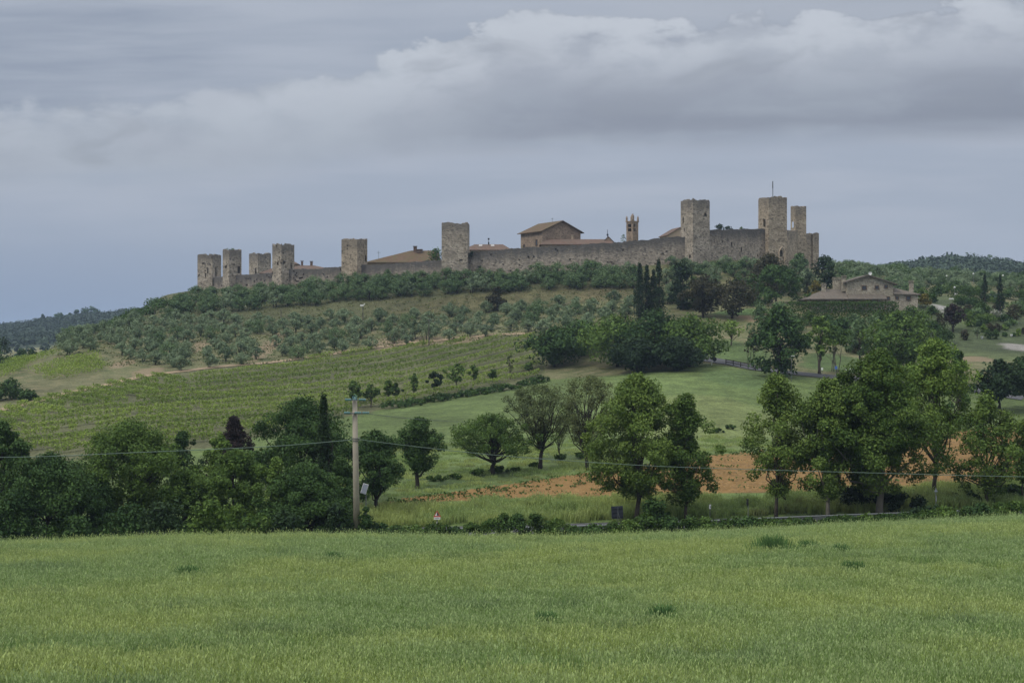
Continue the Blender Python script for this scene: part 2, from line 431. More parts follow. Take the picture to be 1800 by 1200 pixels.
GD = np.concatenate([np.arange(2, 100, 2.0), np.arange(100, 150, 0.75), np.arange(150, 520, 1.25), np.arange(520, 1000, 8), np.arange(1000, 2000, 16), np.arange(2000, 6001, 250)])
GU = np.concatenate([np.arange(-2600, -200, 60.0), np.arange(-200, 2000, 10.0), np.arange(2000, 4401, 60.0)])
cu = sorted(TERR)
colz = np.array([pchip(*zip(*(NEAR + TERR[u])), GD) for u in cu])
GZ = np.empty((len(GU), len(GD)))
for j in range(len(GD)):
    GZ[:, j] = pchip(cu, colz[:, j], np.clip(GU, 0.01, 1799.9))


def vnoise(x, y, s=1.0, seed=0):
    """value noise in metres, about -1..1"""
    x = np.asarray(x, float) / s + 1000.3 * seed; y = np.asarray(y, float) / s + 517.7 * seed
    xi = np.floor(x).astype(np.int64); yi = np.floor(y).astype(np.int64); fx = x - xi; fy = y - yi
    fx = fx * fx * (3 - 2 * fx); fy = fy * fy * (3 - 2 * fy)

    def h(a, b):
        n = (a * 374761393 + b * 668265263 + seed * 69069) & 0xffffffff
        n = ((n ^ (n >> 13)) * 1274126177) & 0xffffffff
        return ((n ^ (n >> 16)) & 0xffff) / 32767.5 - 1.0
    return (h(xi, yi) * (1 - fx) + h(xi + 1, yi) * fx) * (1 - fy) + (h(xi, yi + 1) * (1 - fx) + h(xi + 1, yi + 1) * fx) * fy


GX = (GU[:, None] - 900) / F * GD[None, :]
GYY = np.repeat(GD[None, :], len(GU), 0)
amp = np.clip((GD - 20) / 100, 0, 1)[None, :] * np.where((GD > 122) & (GD < 134), 0.15, 1.0)[None, :]
GZ = GZ + amp * (0.10 * vnoise(GX, GYY, 6, 1) + 0.12 * vnoise(GX, GYY, 17, 2))


def ground(x, y):
    """height of the land at world x, y"""
    u = x / y * F + 900
    i = int(np.clip(np.searchsorted(GU, u) - 1, 0, len(GU) - 2)); j = int(np.clip(np.searchsorted(GD, y) - 1, 0, len(GD) - 2))
    a = min(max((u - GU[i]) / (GU[i + 1] - GU[i]), 0), 1); b = min(max((y - GD[j]) / (GD[j + 1] - GD[j]), 0), 1)
    return float((GZ[i, j] * (1 - a) + GZ[i + 1, j] * a) * (1 - b) + (GZ[i, j + 1] * (1 - a) + GZ[i + 1, j + 1] * a) * b)


def on(u, D):
    """point on the land in direction u at depth D"""
    x = (u - 900) / F * D
    return Vector((x, D, ground(x, D)))


def hit(u, y, Dmin=112.0, Dmax=3000.0):
    """first point of the land beyond Dmin seen at photo row y"""
    t = (600 - y) / F
    D = Dmin
    while D < Dmax:
        x = (u - 900) / F * D
        if ground(x, D) >= t * D: return Vector((x, D, ground(x, D)))
        D += 0.5 if D < 600 else 4
    return None


def lift(u, y, D): return Vector(((u - 900) / F * D, D, (600 - y) / F * D))


def lerp_pts(pts, u): return np.interp(u, [p[0] for p in pts], [p[1] for p in pts])


# zone borders: photo rows turned into depths on the land
def border(pts, Dmin):
    us = np.arange(-300, 2101, 20.0)
    ds = []
    for u in us:
        p = hit(u, float(lerp_pts(pts, u)), Dmin, 700)
        ds.append(p.y if p else np.nan)
    ds = np.array(ds); ok = ~np.isnan(ds)
    ds = np.interp(us, us[ok], ds[ok])
    return lambda u: np.interp(u, us, ds)


B_brown0 = border([(-300, 890), (650, 887), (900, 877), (1250, 868), (1500, 863), (1800, 846), (2100, 835)], 134)
B_brown1 = border([(-300, 890), (660, 886), (800, 866), (900, 851), (1050, 829), (1250, 801), (1400, 785), (1800, 746), (2100, 735)], 134)
B_hedge = border([(-300, 840), (300, 800), (560, 745), (630, 729), (700, 716), (800, 700), (900, 684), (960, 668), (1130, 656), (1240, 640), (1330, 652), (1450, 665), (1800, 690), (2100, 690)], 140)
B_track = border([(-300, 790), (0, 721), (120, 691), (250, 662), (350, 649), (500, 634), (620, 616), (720, 603), (850, 591), (950, 586), (1100, 570), (1800, 560)], 180)
B_oliv = border([(-300, 660), (110, 622), (200, 612), (240, 648), (300, 662), (400, 646), (480, 640), (660, 613), (700, 606), (850, 592), (950, 588), (1100, 580), (1800, 560)], 180)

UU = np.repeat(GU[:, None], len(GD), 1); DD = GYY
wob = 1.5 * vnoise(GX, GYY, 5, 3) + 1.0 * vnoise(GX, GYY, 1.7, 4)
C = np.zeros(UU.shape + (3,)); DRY = np.zeros(UU.shape)
Z_FIELD, Z_VERGE, Z_PLOUGH, Z_MEADOW, Z_VINE, Z_GROVE, Z_HILL = range(7)
zone = np.full(UU.shape, Z_GROVE)
Dw = DD + wob
zone[Dw < B_hedge(UU)] = Z_MEADOW
zone[(Dw >= B_hedge(UU)) & (Dw < B_track(UU)) & (UU < 960)] = Z_VINE
Dp = DD + wob * 0.22
zone[(Dp >= B_brown0(UU)) & (Dp < B_brown1(UU))] = Z_PLOUGH
zone[Dp < B_brown0(UU)] = Z_VERGE
zone[DD < 113] = Z_FIELD
zone[DD > 540] = Z_HILL
ZC = {Z_FIELD: (0.095, 0.165, 0.042), Z_VERGE: (0.105, 0.150, 0.045), Z_PLOUGH: (0.200, 0.122, 0.046), Z_MEADOW: (0.103, 0.142, 0.046),
      Z_VINE: (0.100, 0.104, 0.050), Z_GROVE: (0.108, 0.125, 0.052), Z_HILL: (0.055, 0.070, 0.040)}
for k, c in ZC.items(): C[zone == k] = c
DRY[zone == Z_VINE] = 0.28; DRY[zone == Z_GROVE] = 0.46; DRY[zone == Z_MEADOW] = 0.12; DRY[zone == Z_VERGE] = 0.15; DRY[zone == Z_PLOUGH] = 0.12


C[(DD > 372) & (DD < 540) & (UU < 1135)] = (0.082, 0.086, 0.040)
DRY[(DD > 372) & (DD < 540) & (UU < 1135)] = 0.15


def blob(u, y, ru, rD, col, dry=None, k=1.0, Dmin=112):
    """an uneven patch of other ground round the spot seen at u, y"""
    p = hit(u, y, Dmin)
    if p is None: return
    rx = ru / F * p.y
    q = ((GX - p.x) / rx) ** 2 + ((GYY - p.y) / rD) ** 2 + 0.45 * vnoise(GX, GYY, max(rx, rD) * 0.5, 9)
    w = np.clip((1.15 - q) / 0.5, 0, 1) * k
    C[:] = C * (1 - w[..., None]) + np.array(col) * w[..., None]
    if dry is not None: DRY[:] = DRY * (1 - w) + dry * w


TAN = (0.265, 0.205, 0.130)
for a in ((120, 680, 130, 22, (0.120, 0.122, 0.058), 0.4), (215, 640, 18, 5, TAN, 0.8), (258, 655, 24, 8, TAN, 0.9), (470, 612, 13, 26, TAN, 0.9), 
          (680, 604, 26, 9, TAN, 0.9), (740, 600, 40, 7, TAN, 0.8), (350, 610, 14, 10, TAN, 0.8), (820, 596, 60, 5, TAN, 0.8),
          (870, 530, 190, 6, (0.098, 0.092, 0.044), 0.25), (690, 535, 60, 7, (0.09, 0.09, 0.044), 0.25), (1060, 520, 60, 7, (0.105, 0.092, 0.046), 0.3),
          (1290, 622, 60, 16, (0.082, 0.120, 0.040), 0.05), (1325, 556, 30, 6, (0.24, 0.15, 0.09), 0.6), (1300, 549, 40, 4, (0.09, 0.14, 0.045), 0.0),
          (1470, 640, 60, 12, (0.080, 0.118, 0.040), 0.0), (1760, 615, 110, 20, (0.100, 0.125, 0.050), 0.2), (1715, 632, 30, 5, (0.22, 0.17, 0.105), 0.7),
          (1700, 545, 160, 60, (0.060, 0.078, 0.034), 0.1), (1690, 560, 16, 8, (0.10, 0.13, 0.05), 0.1), (1290, 775, 80, 12, (0.070, 0.110, 0.038), 0.0), (1000, 800, 90, 6, (0.07, 0.10, 0.035), 0.0),
          (760, 850, 90, 5, (0.070, 0.105, 0.036), 0.0), (860, 832, 60, 4, (0.065, 0.095, 0.034), 0.0), (1300, 665, 60, 14, (0.095, 0.14, 0.048), 0.0), (1230, 740, 160, 25, (0.135, 0.165, 0.058), 0.12)):
    blob(*a)
blob(1657, 541, 14, 9, (0.22, 0.21, 0.195), 0.0, 1.0, 300)
blob(1800, 612, 36, 9, (0.25, 0.235, 0.21), 0.0, 1.0, 260)
blob(60, 617, 110, 60, (0.19, 0.185, 0.085), 0.4, 1.0, 700)

# ground shader: colour from the land-use map, broken up at several scales
gm, gt, gb = new_mat('ground')
ga = gt.node('ShaderNodeAttribute', attribute_name='gcol'); gd = gt.node('ShaderNodeAttribute', attribute_name='dry')
gp = gt.node('ShaderNodeNewGeometry').outputs['Position']
n1 = gt.noise(gp, 0.045, 4, 0.6); n2 = gt.noise(gp, 0.35, 4, 0.65); n3 = gt.noise(gp, 2.2, 3, 0.7); n4 = gt.noise(gp, 9.0, 2, 0.7)
fac = gt.m('MULTIPLY', gt.ss(n1, 0.3, 0.7, 0.80, 1.2), gt.ss(n2, 0.3, 0.7, 0.78, 1.22))
fac = gt.m('MULTIPLY', fac, gt.ss(n3, 0.25, 0.75, 0.66, 1.34))
fac = gt.m('MULTIPLY', fac, gt.ss(n4, 0.3, 0.7, 0.75, 1.25))
vs = gt.node('ShaderNodeVectorMath', operation='SCALE'); gt.l.new(ga.outputs['Color'], vs.inputs[0]); gt.l.new(fac, vs.inputs['Scale'])
dr = gt.m('ADD', gt.m('MULTIPLY', n2, 0.7), gt.m('MULTIPLY', n3, 0.45))
dw = gt.ss(gt.m('ADD', dr, gd.outputs['Fac']), 0.92, 1.22, 0.0, 0.8)
gc = gt.mix(dw, vs.outputs[0], (0.200, 0.160, 0.095))

gt.put(gb.inputs['Base Color'], gc)
gbp = gt.node('ShaderNodeBump'); gbp.inputs['Strength'].default_value = 0.8; gbp.inputs['Distance'].default_value = 0.25
gt.put(gbp.inputs['Height'], gt.m('ADD', n3, gt.m('MULTIPLY', n4, 0.5))); gt.l.new(gbp.outputs[0], gb.inputs['Normal'])

nU, nD = GZ.shape
IDX = np.arange(nU * nD).reshape(nU, nD)
QALL = np.stack([IDX[:-1, :-1], IDX[1:, :-1], IDX[1:, 1:], IDX[:-1, 1:]], -1)
zq = zone[:-1, :-1]
VALL = np.stack([GX, GYY, GZ], -1).reshape(-1, 3)
CALL = np.concatenate([C, np.ones(C.shape[:2] + (1,))], -1).reshape(-1, 4)
DALL = DRY.reshape(-1)
for k, nm in ((Z_FIELD, 'field'), (Z_VERGE, 'verge'), (Z_PLOUGH, 'ploughed_ground'), (Z_MEADOW, 'meadow'), (Z_VINE, 'vineyard_ground'), (Z_GROVE, 'hillside'), (Z_HILL, 'hills')):
    q = QALL[zq == k].reshape(-1, 4)
    used, inv = np.unique(q, return_inverse=True)
    me = np_mesh(nm, VALL[used], inv.reshape(-1, 4), gm, smooth=True)
    a = me.attributes.new('gcol', 'FLOAT_COLOR', 'POINT'); a.data.foreach_set('color', CALL[used].astype(np.float32).ravel())
    a = me.attributes.new('dry', 'FLOAT', 'POINT'); a.data.foreach_set('value', DALL[used].astype(np.float32))
    tag(link_mesh(nm, me), kind='structure')


def ribbon(name, pts, w, mat, up=0.05, n=4, side=None):
    """a road or path laid on the land along plan points (x, y)"""
    P = [Vector((p[0], p[1], 0)) for p in pts]
    R = []
    for a, b in zip(P[:-1], P[1:]):
        k = max(1, int((b - a).length / 2.0))
        R += [a.lerp(b, i / k) for i in range(k)]
    R.append(P[-1])
    mb = MB(); V = []
    for i, p in enumerate(R):
        t = (R[min(i + 1, len(R) - 1)] - R[max(i - 1, 0)]).normalized(); nrm = Vector((-t.y, t.x, 0))
        for j in range(n + 1):
            q = p + nrm * w * (j / n - 0.5)
            V.append((q.x, q.y, ground(q.x, q.y) + up))
    Fc = [(i * (n + 1) + j, i * (n + 1) + j + 1, (i + 1) * (n + 1) + j + 1, (i + 1) * (n + 1) + j) for i in range(len(R) - 1) for j in range(n)]
    mb.add(V, Fc)
    o = mb.build(name, mat, smooth=True)
    return tag(o, kind='structure')


ribbon('road', [(-75, 129), (-40, 129.5), (0, 129), (40, 128.2), (75, 127.5)], 5.5, M['asphalt'], 0.06)
ribbon('dirt_track', [(hit(u, y, 180).x, hit(u, y, 180).y) for u, y in ((-120, 748), (0, 721), (120, 691), (250, 662), (350, 649), (500, 634), (620, 616), (720, 603), (850, 591), (935, 586))], 2.6, M['dirt'], 0.10)
ribbon('hill_road', [(hit(u, y, 200).x, hit(u, y, 200).y) for u, y in ((1180, 622), (1240, 631), (1290, 640), (1335, 650), (1400, 657), (1480, 664), (1600, 672), (1800, 700))], 4.6, M['asphalt'], 0.12)
ribbon('garden_path', [(hit(u, y, 240).x, hit(u, y, 240).y) for u, y in ((1488, 592), (1495, 600), (1505, 607), (1520, 616))], 1.8, M['gravel'], 0.14)

# ------------------------------------------------------------------ plants
def leaf_cards(P, out, size, rng, aspect=0.6, up=0.5, rand=0.9):
    """a rhombic leaf (or spray of leaves) at each point, facing roughly along out"""
    n = len(P)
    N = out * 0.8 + np.array([0, 0, up]) + rng.normal(0, rand, (n, 3)); N /= np.linalg.norm(N, axis=1)[:, None] + 1e-9
    A = np.cross(N, rng.normal(0, 1, (n, 3))); A /= np.linalg.norm(A, axis=1)[:, None] + 1e-9
    B = np.cross(N, A)
    s = (size * rng.uniform(0.6, 1.45, n))[:, None]
    V = np.empty((n, 4, 3))
    V[:, 0] = P - A * s * 0.5; V[:, 1] = P + B * s * aspect * 0.5 + N * s * 0.08
    V[:, 2] = P + A * s * 0.5 - N * s * 0.06; V[:, 3] = P - B * s * aspect * 0.5 + N * s * 0.08
    return V.reshape(-1, 3), np.arange(n * 4).reshape(n, 4)


SHAPES = {
    'round': lambda t: np.sin(np.pi * np.clip(t, 0, 1) ** 0.85) ** 0.55,
    'oval': lambda t: np.sin(np.pi * np.clip(t * 0.96 + 0.02, 0, 1) ** 0.75) ** 0.7,
    'tall': lambda t: np.minimum(1, (t + 0.12) * 3.2) * (1 - np.clip(t, 0, 1) ** 2.2) ** 0.6,
    'dome': lambda t: np.sqrt(np.clip(1 - t * t, 0, 1)) * np.minimum(1, 0.75 + t * 2),
    'spread': lambda t: np.sin(np.pi * (0.15 + 0.80 * np.clip(t, 0, 1)) ** 0.8) ** 0.6,
    'vase': lambda t: np.clip(0.35 + 1.1 * t, 0, 1) * np.sqrt(np.clip(1 - t ** 5, 0, 1)),
    'cypress': lambda t: np.minimum(1, 0.62 + t * 2.2) * (1 - np.clip(t, 0, 1) ** 1.7) ** 0.8,
    'cone': lambda t: (1 - t) * 0.95 + 0.05,
}


def make_crown(H, R, cb, shape, nc, nl, leaf, rng, cr=None, up=0.5, rand=0.9, lob=0.22, squash=0.8, fill=0.36, gap=0.0):
    """clumps of leaves spread through a crown; returns leaf points, outward directions, tint, clump centres"""
    h0 = H * cb; Hc = H - h0
    cr = cr if cr else 0.30 * R
    ph = rng.uniform(0, 6.28, 4)
    t = rng.beta(1.15, 1.0, nc); a = rng.uniform(0, 2 * np.pi, nc)
    env = SHAPES[shape](t) * (1 + lob * np.sin(3 * a + ph[0] + 4 * t) + lob * 0.7 * np.sin(5 * a + ph[1] - 7 * t))
    k = rng.uniform(0, 1, nc) ** fill
    rad = np.maximum(env * R * 1.10 - cr * 0.62, 0.02 * R) * k
    c = np.stack([rad * np.cos(a), rad * np.sin(a), h0 + cr * 0.5 + t * np.maximum(Hc - cr * 1.25, 0.15 * Hc)], 1)
    ctint = rng.normal(0, 0.16, nc)
    csize = rng.uniform(0.65, 1.25, nc)
    i = rng.integers(0, nc, nl)
    dv = rng.normal(0, 1, (nl, 3)); dv /= np.linalg.norm(dv, axis=1)[:, None]
    r = cr * csize[i] * (0.25 + 0.75 * rng.uniform(0, 1, nl) ** 0.6)
    P = c[i] + dv * r[:, None] * np.array([1, 1, squash])
    P[:, 2] = np.maximum(P[:, 2], h0 * 0.6)
    axis = np.stack([c[i][:, 0], c[i][:, 1], (c[i][:, 2] - (h0 + Hc * 0.45)) * 0.8], 1)
    axis /= np.linalg.norm(axis, axis=1)[:, None] + 1e-6
    out = dv * 0.8 + axis * 0.5
    tint = np.clip(0.45 + ctint[i] + rng.normal(0, 0.17, nl), 0, 1)
    V, Q = leaf_cards(P, out, leaf, rng, 0.62, up, rand)
    return V, Q, tint, c


def trunk_mesh(name, H, r0, centres, rng, mat, nlimb=10, fork=0.3, lean=0.03, top=0.75, stems=1):
    mb = MB()
    for s_ in range(stems):
        ox, oy = (0, 0) if stems == 1 else rng.normal(0, r0 * 2.2, 2)
        lx, ly = rng.normal(0, lean * H, 2) if stems == 1 else rng.normal(0, 0.10 * H, 2)
        zs = np.linspace(-0.35, H * top, 9)
        pts = [(ox + lx * max(z, 0) / H + rng.normal(0, 0.012 * H) * (i > 1), oy + ly * max(z, 0) / H + rng.normal(0, 0.012 * H) * (i > 1), z) for i, z in enumerate(zs)]
        rad = [r0 * (1.25 if i == 0 else 1.0) * (1 - 0.85 * i / 8) + 0.01 for i in range(9)]
        if stems > 1: rad = [x * 0.65 for x in rad]
        mb.tube(pts, rad, 7)
        idx = rng.permutation(len(centres))[:max(1, nlimb // stems)]
        for q in idx:
            c = centres[q]
            h = min(max(c[2] * rng.uniform(0.35, 0.7), fork * H * 0.8), H * top * 0.95)
            i = min(int((h + 0.35) / (H * top + 0.35) * 8), 7)
            p0 = np.array(pts[i]); c = np.array(c)
            mid = p0 * 0.5 + c * 0.5 + np.array([0, 0, -0.04 * H]) + rng.normal(0, 0.02 * H, 3)
            rr = rad[i] * 0.55
            mb.tube([p0, p0 * .75 + mid * .25 + rng.normal(0, .01 * H, 3), mid, mid * .4 + c * .6 + rng.normal(0, .01 * H, 3), c], [rr, rr * .85, rr * .6, rr * .4, rr * .15], 5)
    me = bpy.data.meshes.new(name); me.from_pydata(mb.v, [], mb.f); me.materials.append(M[mat])
    me.polygons.foreach_set('use_smooth', [True] * len(mb.f)); me.update()
    return me


def tree_at(name, label, base, H, R, cb, shape, leafm, seed, nc=60, nl=5000, leaf=0.4, bark='bark', nlimb=14, r0=None, cat='tree', group=None, trunk=True, stems=1, top=0.75, fork=0.3, **kw):
    rng = np.random.default_rng(seed)
    root = empty(name, base)
    tag(root, label, cat, group)
    if base[1] < 200: nl = int(nl * 3.6); leaf = leaf * 0.53; kw['cr'] = kw.get('cr', 0.3 * R) * 0.9; nc = int(nc * 1.25)
    V, Q, tint, c = make_crown(H, R, cb, shape, nc, nl, leaf, rng, **kw)
    link_mesh('crown' if trunk else 'foliage', np_mesh('crown', V, Q, M[leafm], tint), root)
    if trunk:
        link_mesh('trunk', trunk_mesh('trunk', H, r0 or H * 0.022 + 0.05, c, rng, bark, nlimb, stems=stems, top=top, fork=fork), root)
    return root


def tree(name, label, u, D, ytop, wpx, cb, shape, leafm, seed, ybase=None, **kw):
    """tree rooted on the land at u, D whose top is seen at row ytop and whose crown is wpx wide in the photo"""
    if ybase is not None:
        p = hit(u, ybase, D); b = p if p else on(u, D)
    else: b = on(u, D)
    H = (600 - ytop) / F * b.y - b.z
    return tree_at(name, label, b, H, wpx / 2 / F * b.y, cb, shape, leafm, seed, **kw)


def bush_at(name, label, base, H, R, leafm, seed, nl=900, leaf=0.3, nc=16, shape='dome', cat='bush', group=None, **kw):
    """single mesh plant, leafy to the ground"""
    rng = np.random.default_rng(seed)
    kw.setdefault('cr', min(0.42 * R, 0.36 * H)); kw.setdefault('fill', 0.5)
    V, Q, tint, c = make_crown(H, R, 0.0, shape, nc, nl, leaf, rng, **kw)
    o = link_mesh(name, np_mesh(name, V, Q, M[leafm], tint), None, base)
    return tag(o, label, cat, group)


def bush(name, label, u, D, ytop, wpx, leafm, seed, ybase=None, **kw):
    if ybase is not None:
        p = hit(u, ybase, D); b = p if p else on(u, D)
    else: b = on(u, D)
    H = max((600 - ytop) / F * b.y - b.z, 0.3)
    return bush_at(name, label, b, H, wpx / 2 / F * b.y, leafm, seed, **kw)

# ------------------------------------------------------------------ the walled town
def masonry(name, mats, root, per, zb, zt, cell=0.45, jit=0.20, holes=(), rnd=0.0, seed=1, cap='hollow', half=None, depth=0.5, through=()):
    """ruined masonry shell over a closed plan outline (counter-clockwise, points relative to root), with real recesses"""
    rng = np.random.default_rng(seed)
    org = root.location
    n = len(per); per = np.asarray(per, float)
    zb = np.broadcast_to(np.asarray(zb, float), (n,)); zt = np.broadcast_to(np.asarray(zt, float), (n,)).copy()
    m_ = max(3, int((zt - zb).max() / cell))
    top = zt + jit * (rng.normal(0, 0.6, n) + 1.6 * vnoise(np.arange(n), np.zeros(n), 3.0, seed))
    if cap == 'wall':                       # both faces end at one wall head
        top[half:] = top[:half][::-1]
    V = []; TD = []
    for j in range(m_ + 1):
        f = j / m_
        for i in range(n):
            z = zb[i] + (top[i] - zb[i]) * f
            V.append((per[i, 0], per[i, 1], z)); TD.append(top[i] - z)
    Fc = []
    cen = per.mean(0)
    for j in range(m_):
        for i in range(n):
            i2 = (i + 1) % n
            a, b, c, d_ = j * n + i, j * n + i2, (j + 1) * n + i2, (j + 1) * n + i
            e = per[i2] - per[i]; L = np.hypot(*e) + 1e-9
            out = np.array([e[1], -e[0]]) / L
            mid = (per[i] + per[i2]) / 2; zc = (V[a][2] + V[d_][2]) / 2
            wx, wy, wz = mid[0] + org.x, mid[1] + org.y, zc + org.z
            u = wx / wy * F + 900; y = 600 - wz / wy * F
            if any(abs(u - h[0]) < h[3] / 2 and h[1] < y < h[2] for h in through): continue
            front = out[0] * wx + out[1] * wy < 0
            hole = False
            if front and j < m_ - 1:
                hole = any(abs(u - h[0]) < h[3] / 2 and h[1] < y < h[2] for h in holes)
                if not hole and rnd > 0 and j > m_ * 0.2:
                    dens = rnd * (1.4 if vnoise(u, y, 22, seed + 3) > 0.05 else 0.25)
                    hole = rng.random() < dens
            if not hole: Fc.append((a, b, c, d_)); continue
            k = len(V)
            for q in (a, b, c, d_):
                p = V[q]; V.append((p[0] - out[0] * depth, p[1] - out[1] * depth, p[2])); TD.append(TD[q])
            Fc += [(k, k + 1, k + 2, k + 3), (a, b, k + 1, k), (b, c, k + 2, k + 1), (c, d_, k + 3, k + 2), (d_, a, k, k + 3)]
    base = m_ * n
    if cap == 'wall':
        for i in range(half - 1):
            Fc.append((base + i, base + i + 1, base + n - 2 - i, base + n - 1 - i))
    else:
        k = len(V)
        for i in range(n):
            p = per[i] + (cen - per[i]) * 0.24
            V.append((p[0], p[1], top[i] + rng.normal(0, jit * 0.4))); TD.append(0)
        for i in range(n):
            p = per[i] + (cen - per[i]) * 0.25
            V.append((p[0], p[1], zt[i] - 1.3)); TD.append(1)
        for i in range(n):
            i2 = (i + 1) % n
            Fc.append((base + i, base + i2, k + i2, k + i)); Fc.append((k + i, k + i2, k + n + i2, k + n + i))
        Fc.append(tuple(k + n + i for i in range(n)))
    me = bpy.data.meshes.new(name); me.from_pydata(V, [], Fc); me.materials.append(M[mats]); me.update()
    at = me.attributes.new('topd', 'FLOAT', 'POINT'); at.data.foreach_set('value', np.asarray(TD, dtype=np.float32))
    return me


def square(a, b, rz, cell=0.45, bulge=0.0):
    P = [(-a / 2, -b / 2), (a / 2, -b / 2), (a / 2, b / 2), (-a / 2, b / 2)]
    R = []
    for i in range(4):
        p, q = np.array(P[i]), np.array(P[(i + 1) % 4])
        k = max(2, int(np.hypot(*(q - p)) / cell))
        R += [p + (q - p) * t / k for t in range(k)]
    c, s_ = math.cos(rz), math.sin(rz)
    return [(p[0] * c - p[1] * s_, p[0] * s_ + p[1] * c) for p in R]


def tower(u, D, ytop, a, b, deg, label, mat='tower_stone', holes=(), rnd=0.02, seed=1, name='stone_tower', through=(), taper=0):
    p = on(u, D); zt = (600 - ytop) / F * D
    root = empty(name, (p.x, D, p.z)); tag(root, label, 'tower', 'towers of the town wall')
    me = masonry('shaft', mat, root, square(a, b, math.radians(deg)), -4.0, zt - p.z, holes=holes, rnd=rnd, seed=seed, through=through)
    link_mesh('shaft', me, root)
    return root


tower(368, 470, 448, 5.5, 5.5, -20, 'ruined grey tower at the far left end of the town wall', holes=((365, 470, 481, 2.4), (379, 470, 488, 2.6), (361, 480, 486, 3.5), (366, 463, 466, 3)), rnd=0.03, seed=11)
t2 = tower(408, 448, 439, 4.1, 4.3, -50, 'slim tower with plants sprouting on its top, second from the left', holes=((420, 468, 481, 3.2), (397, 466, 471, 3), (411, 463, 467, 3)), seed=12)
tower(457, 520, 446.5, 5.6, 5.6, -46, 'short tower standing behind the wall between two nearer towers', holes=((449, 470, 482, 2.4),), rnd=0.01, seed=13)
tower(498, 432, 430, 4.7, 4.7, -46, 'tower with several arrow slits beside small roofs, left part of the wall', holes=((488, 459, 466, 3), (499, 458, 465, 3), (511.5, 460, 471, 3), (502, 467, 472, 3), (490, 501, 506, 5), (495, 499, 505, 3), (482, 504, 508, 3)), seed=14)
tower(623, 418, 421, 5.4, 5.4, -27, 'tower with a broad tan patched lower shaft, left of the orange tiled roof', 'tan_stone', holes=((642.5, 450, 461, 2.6), (636, 446, 451, 2.6)), rnd=0.006, seed=15)
tower(801, 404, 394, 7.2, 7.0, -3, 'broad plain tower with one hole low in its face, middle of the wall', holes=((810, 455, 460, 4.5),), rnd=0.0, seed=16)
tower(1222, 398, 352.5, 5.7, 5.7, 29, 'tall broad tower with grass on its head, right of the little gabled house', holes=((1201, 382, 395, 2.6), (1241, 374, 379, 4), (1213, 448, 453, 3)), rnd=0.004, seed=17)
t8 = tower(1358, 412, 349, 5.9, 5.9, 20, 'tallest gate tower carrying the flagpole', 'tan_stone', holes=((1344, 385, 399, 4.4), (1374.5, 438, 452, 5)), rnd=0.0, seed=18)
tower(1403.5, 432, 363, 3.55, 3.2, 15, 'narrow tower with a slit of sky showing through, far right', 'tan_stone', through=((1393.6, 390, 401, 3.2),), rnd=0.0, seed=19)
tower(1430, 437, 411, 2.3, 2.3, 25, 'low rounded stub of a tower at the right end of the wall', 'tan_stone', rnd=0.0, seed=20, name='tower_stub')

# plants on the tower head, flagpole, gate arch
for k, (u, s_) in enumerate(((402, 2.0), (410, 1.5))):
    bush_at('wall_plant', ('scrubby plant' if k == 0 else 'smaller scrubby plant') + ' growing on the head of the slim second tower', lift(u, 440.5, 448), 0.9 * s_ / 1.6, 0.7 * s_, 'mid_leaf', 300 + k, nl=50, leaf=0.3, cat='plant', group='plants on the tower head')
fp = MB().tube([lift(1358.6, 352, 412), lift(1358.3, 319, 412)], [0.13, 0.09], 6); fp.tube([lift(1358.3, 331, 412), lift(1358.3, 318.5, 412)], [0.2, 0.14], 6)
tag(fp.build('flagpole', M['steel']), 'thin flagpole standing on top of the tallest tower', 'flagpole')
g = lift(1374.5, 447, 412)
mb = MB()
ap = [(-0.95, -2.5), (-0.95, 0.3), (-0.5, 1.1), (0, 1.6), (0.5, 1.1), (0.95, 0.3), (0.95, -2.5)]
Rz = math.radians(20)
cr_, sr_ = math.cos(Rz), math.sin(Rz)


def wall_segment(pts, label, seed, mat='wall_stone', th=1.6, rnd=0.02, jit=0.12, holes=()):
    """curtain wall through (u, D, ytop) points, following the land"""
    fine_ = []
    for (u0, d0, y0), (u1, d1, y1) in zip(pts[:-1], pts[1:]):
        a = np.array([(u0 - 900) / F * d0, d0, (600 - y0) / F * d0]); b = np.array([(u1 - 900) / F * d1, d1, (600 - y1) / F * d1])
        k = max(2, int(np.hypot(*(b - a)[:2]) / 0.5))
        fine_ += [a + (b - a) * t / k for t in range(k)]
    fine_.append(b)
    W = np.array(fine_)
    tan = np.gradient(W[:, :2], axis=0); tan /= np.linalg.norm(tan, axis=1)[:, None]
    nb = np.stack([-tan[:, 1], tan[:, 0]], 1)            # to the back
    x0, y0 = W[0, 0], W[0, 1]; z0 = ground(x0, y0)
    root = empty('town_wall', (x0, y0, z0)); tag(root, label, 'wall', 'stretches of the town wall')
    front = W[:, :2] - (x0, y0); back = (front + nb * th)[::-1]
    per = np.concatenate([front, back])
    gz = np.array([ground(p[0], p[1]) for p in W]) - z0 - 3.5
    zt = W[:, 2] - z0
    me = masonry('masonry', mat, root, per, np.concatenate([gz, gz[::-1]]), np.concatenate([zt, zt[::-1]]), cell=0.5, jit=jit, rnd=rnd, seed=seed, cap='wall', half=len(W), holes=holes)
    link_mesh('masonry', me, root)
    return root


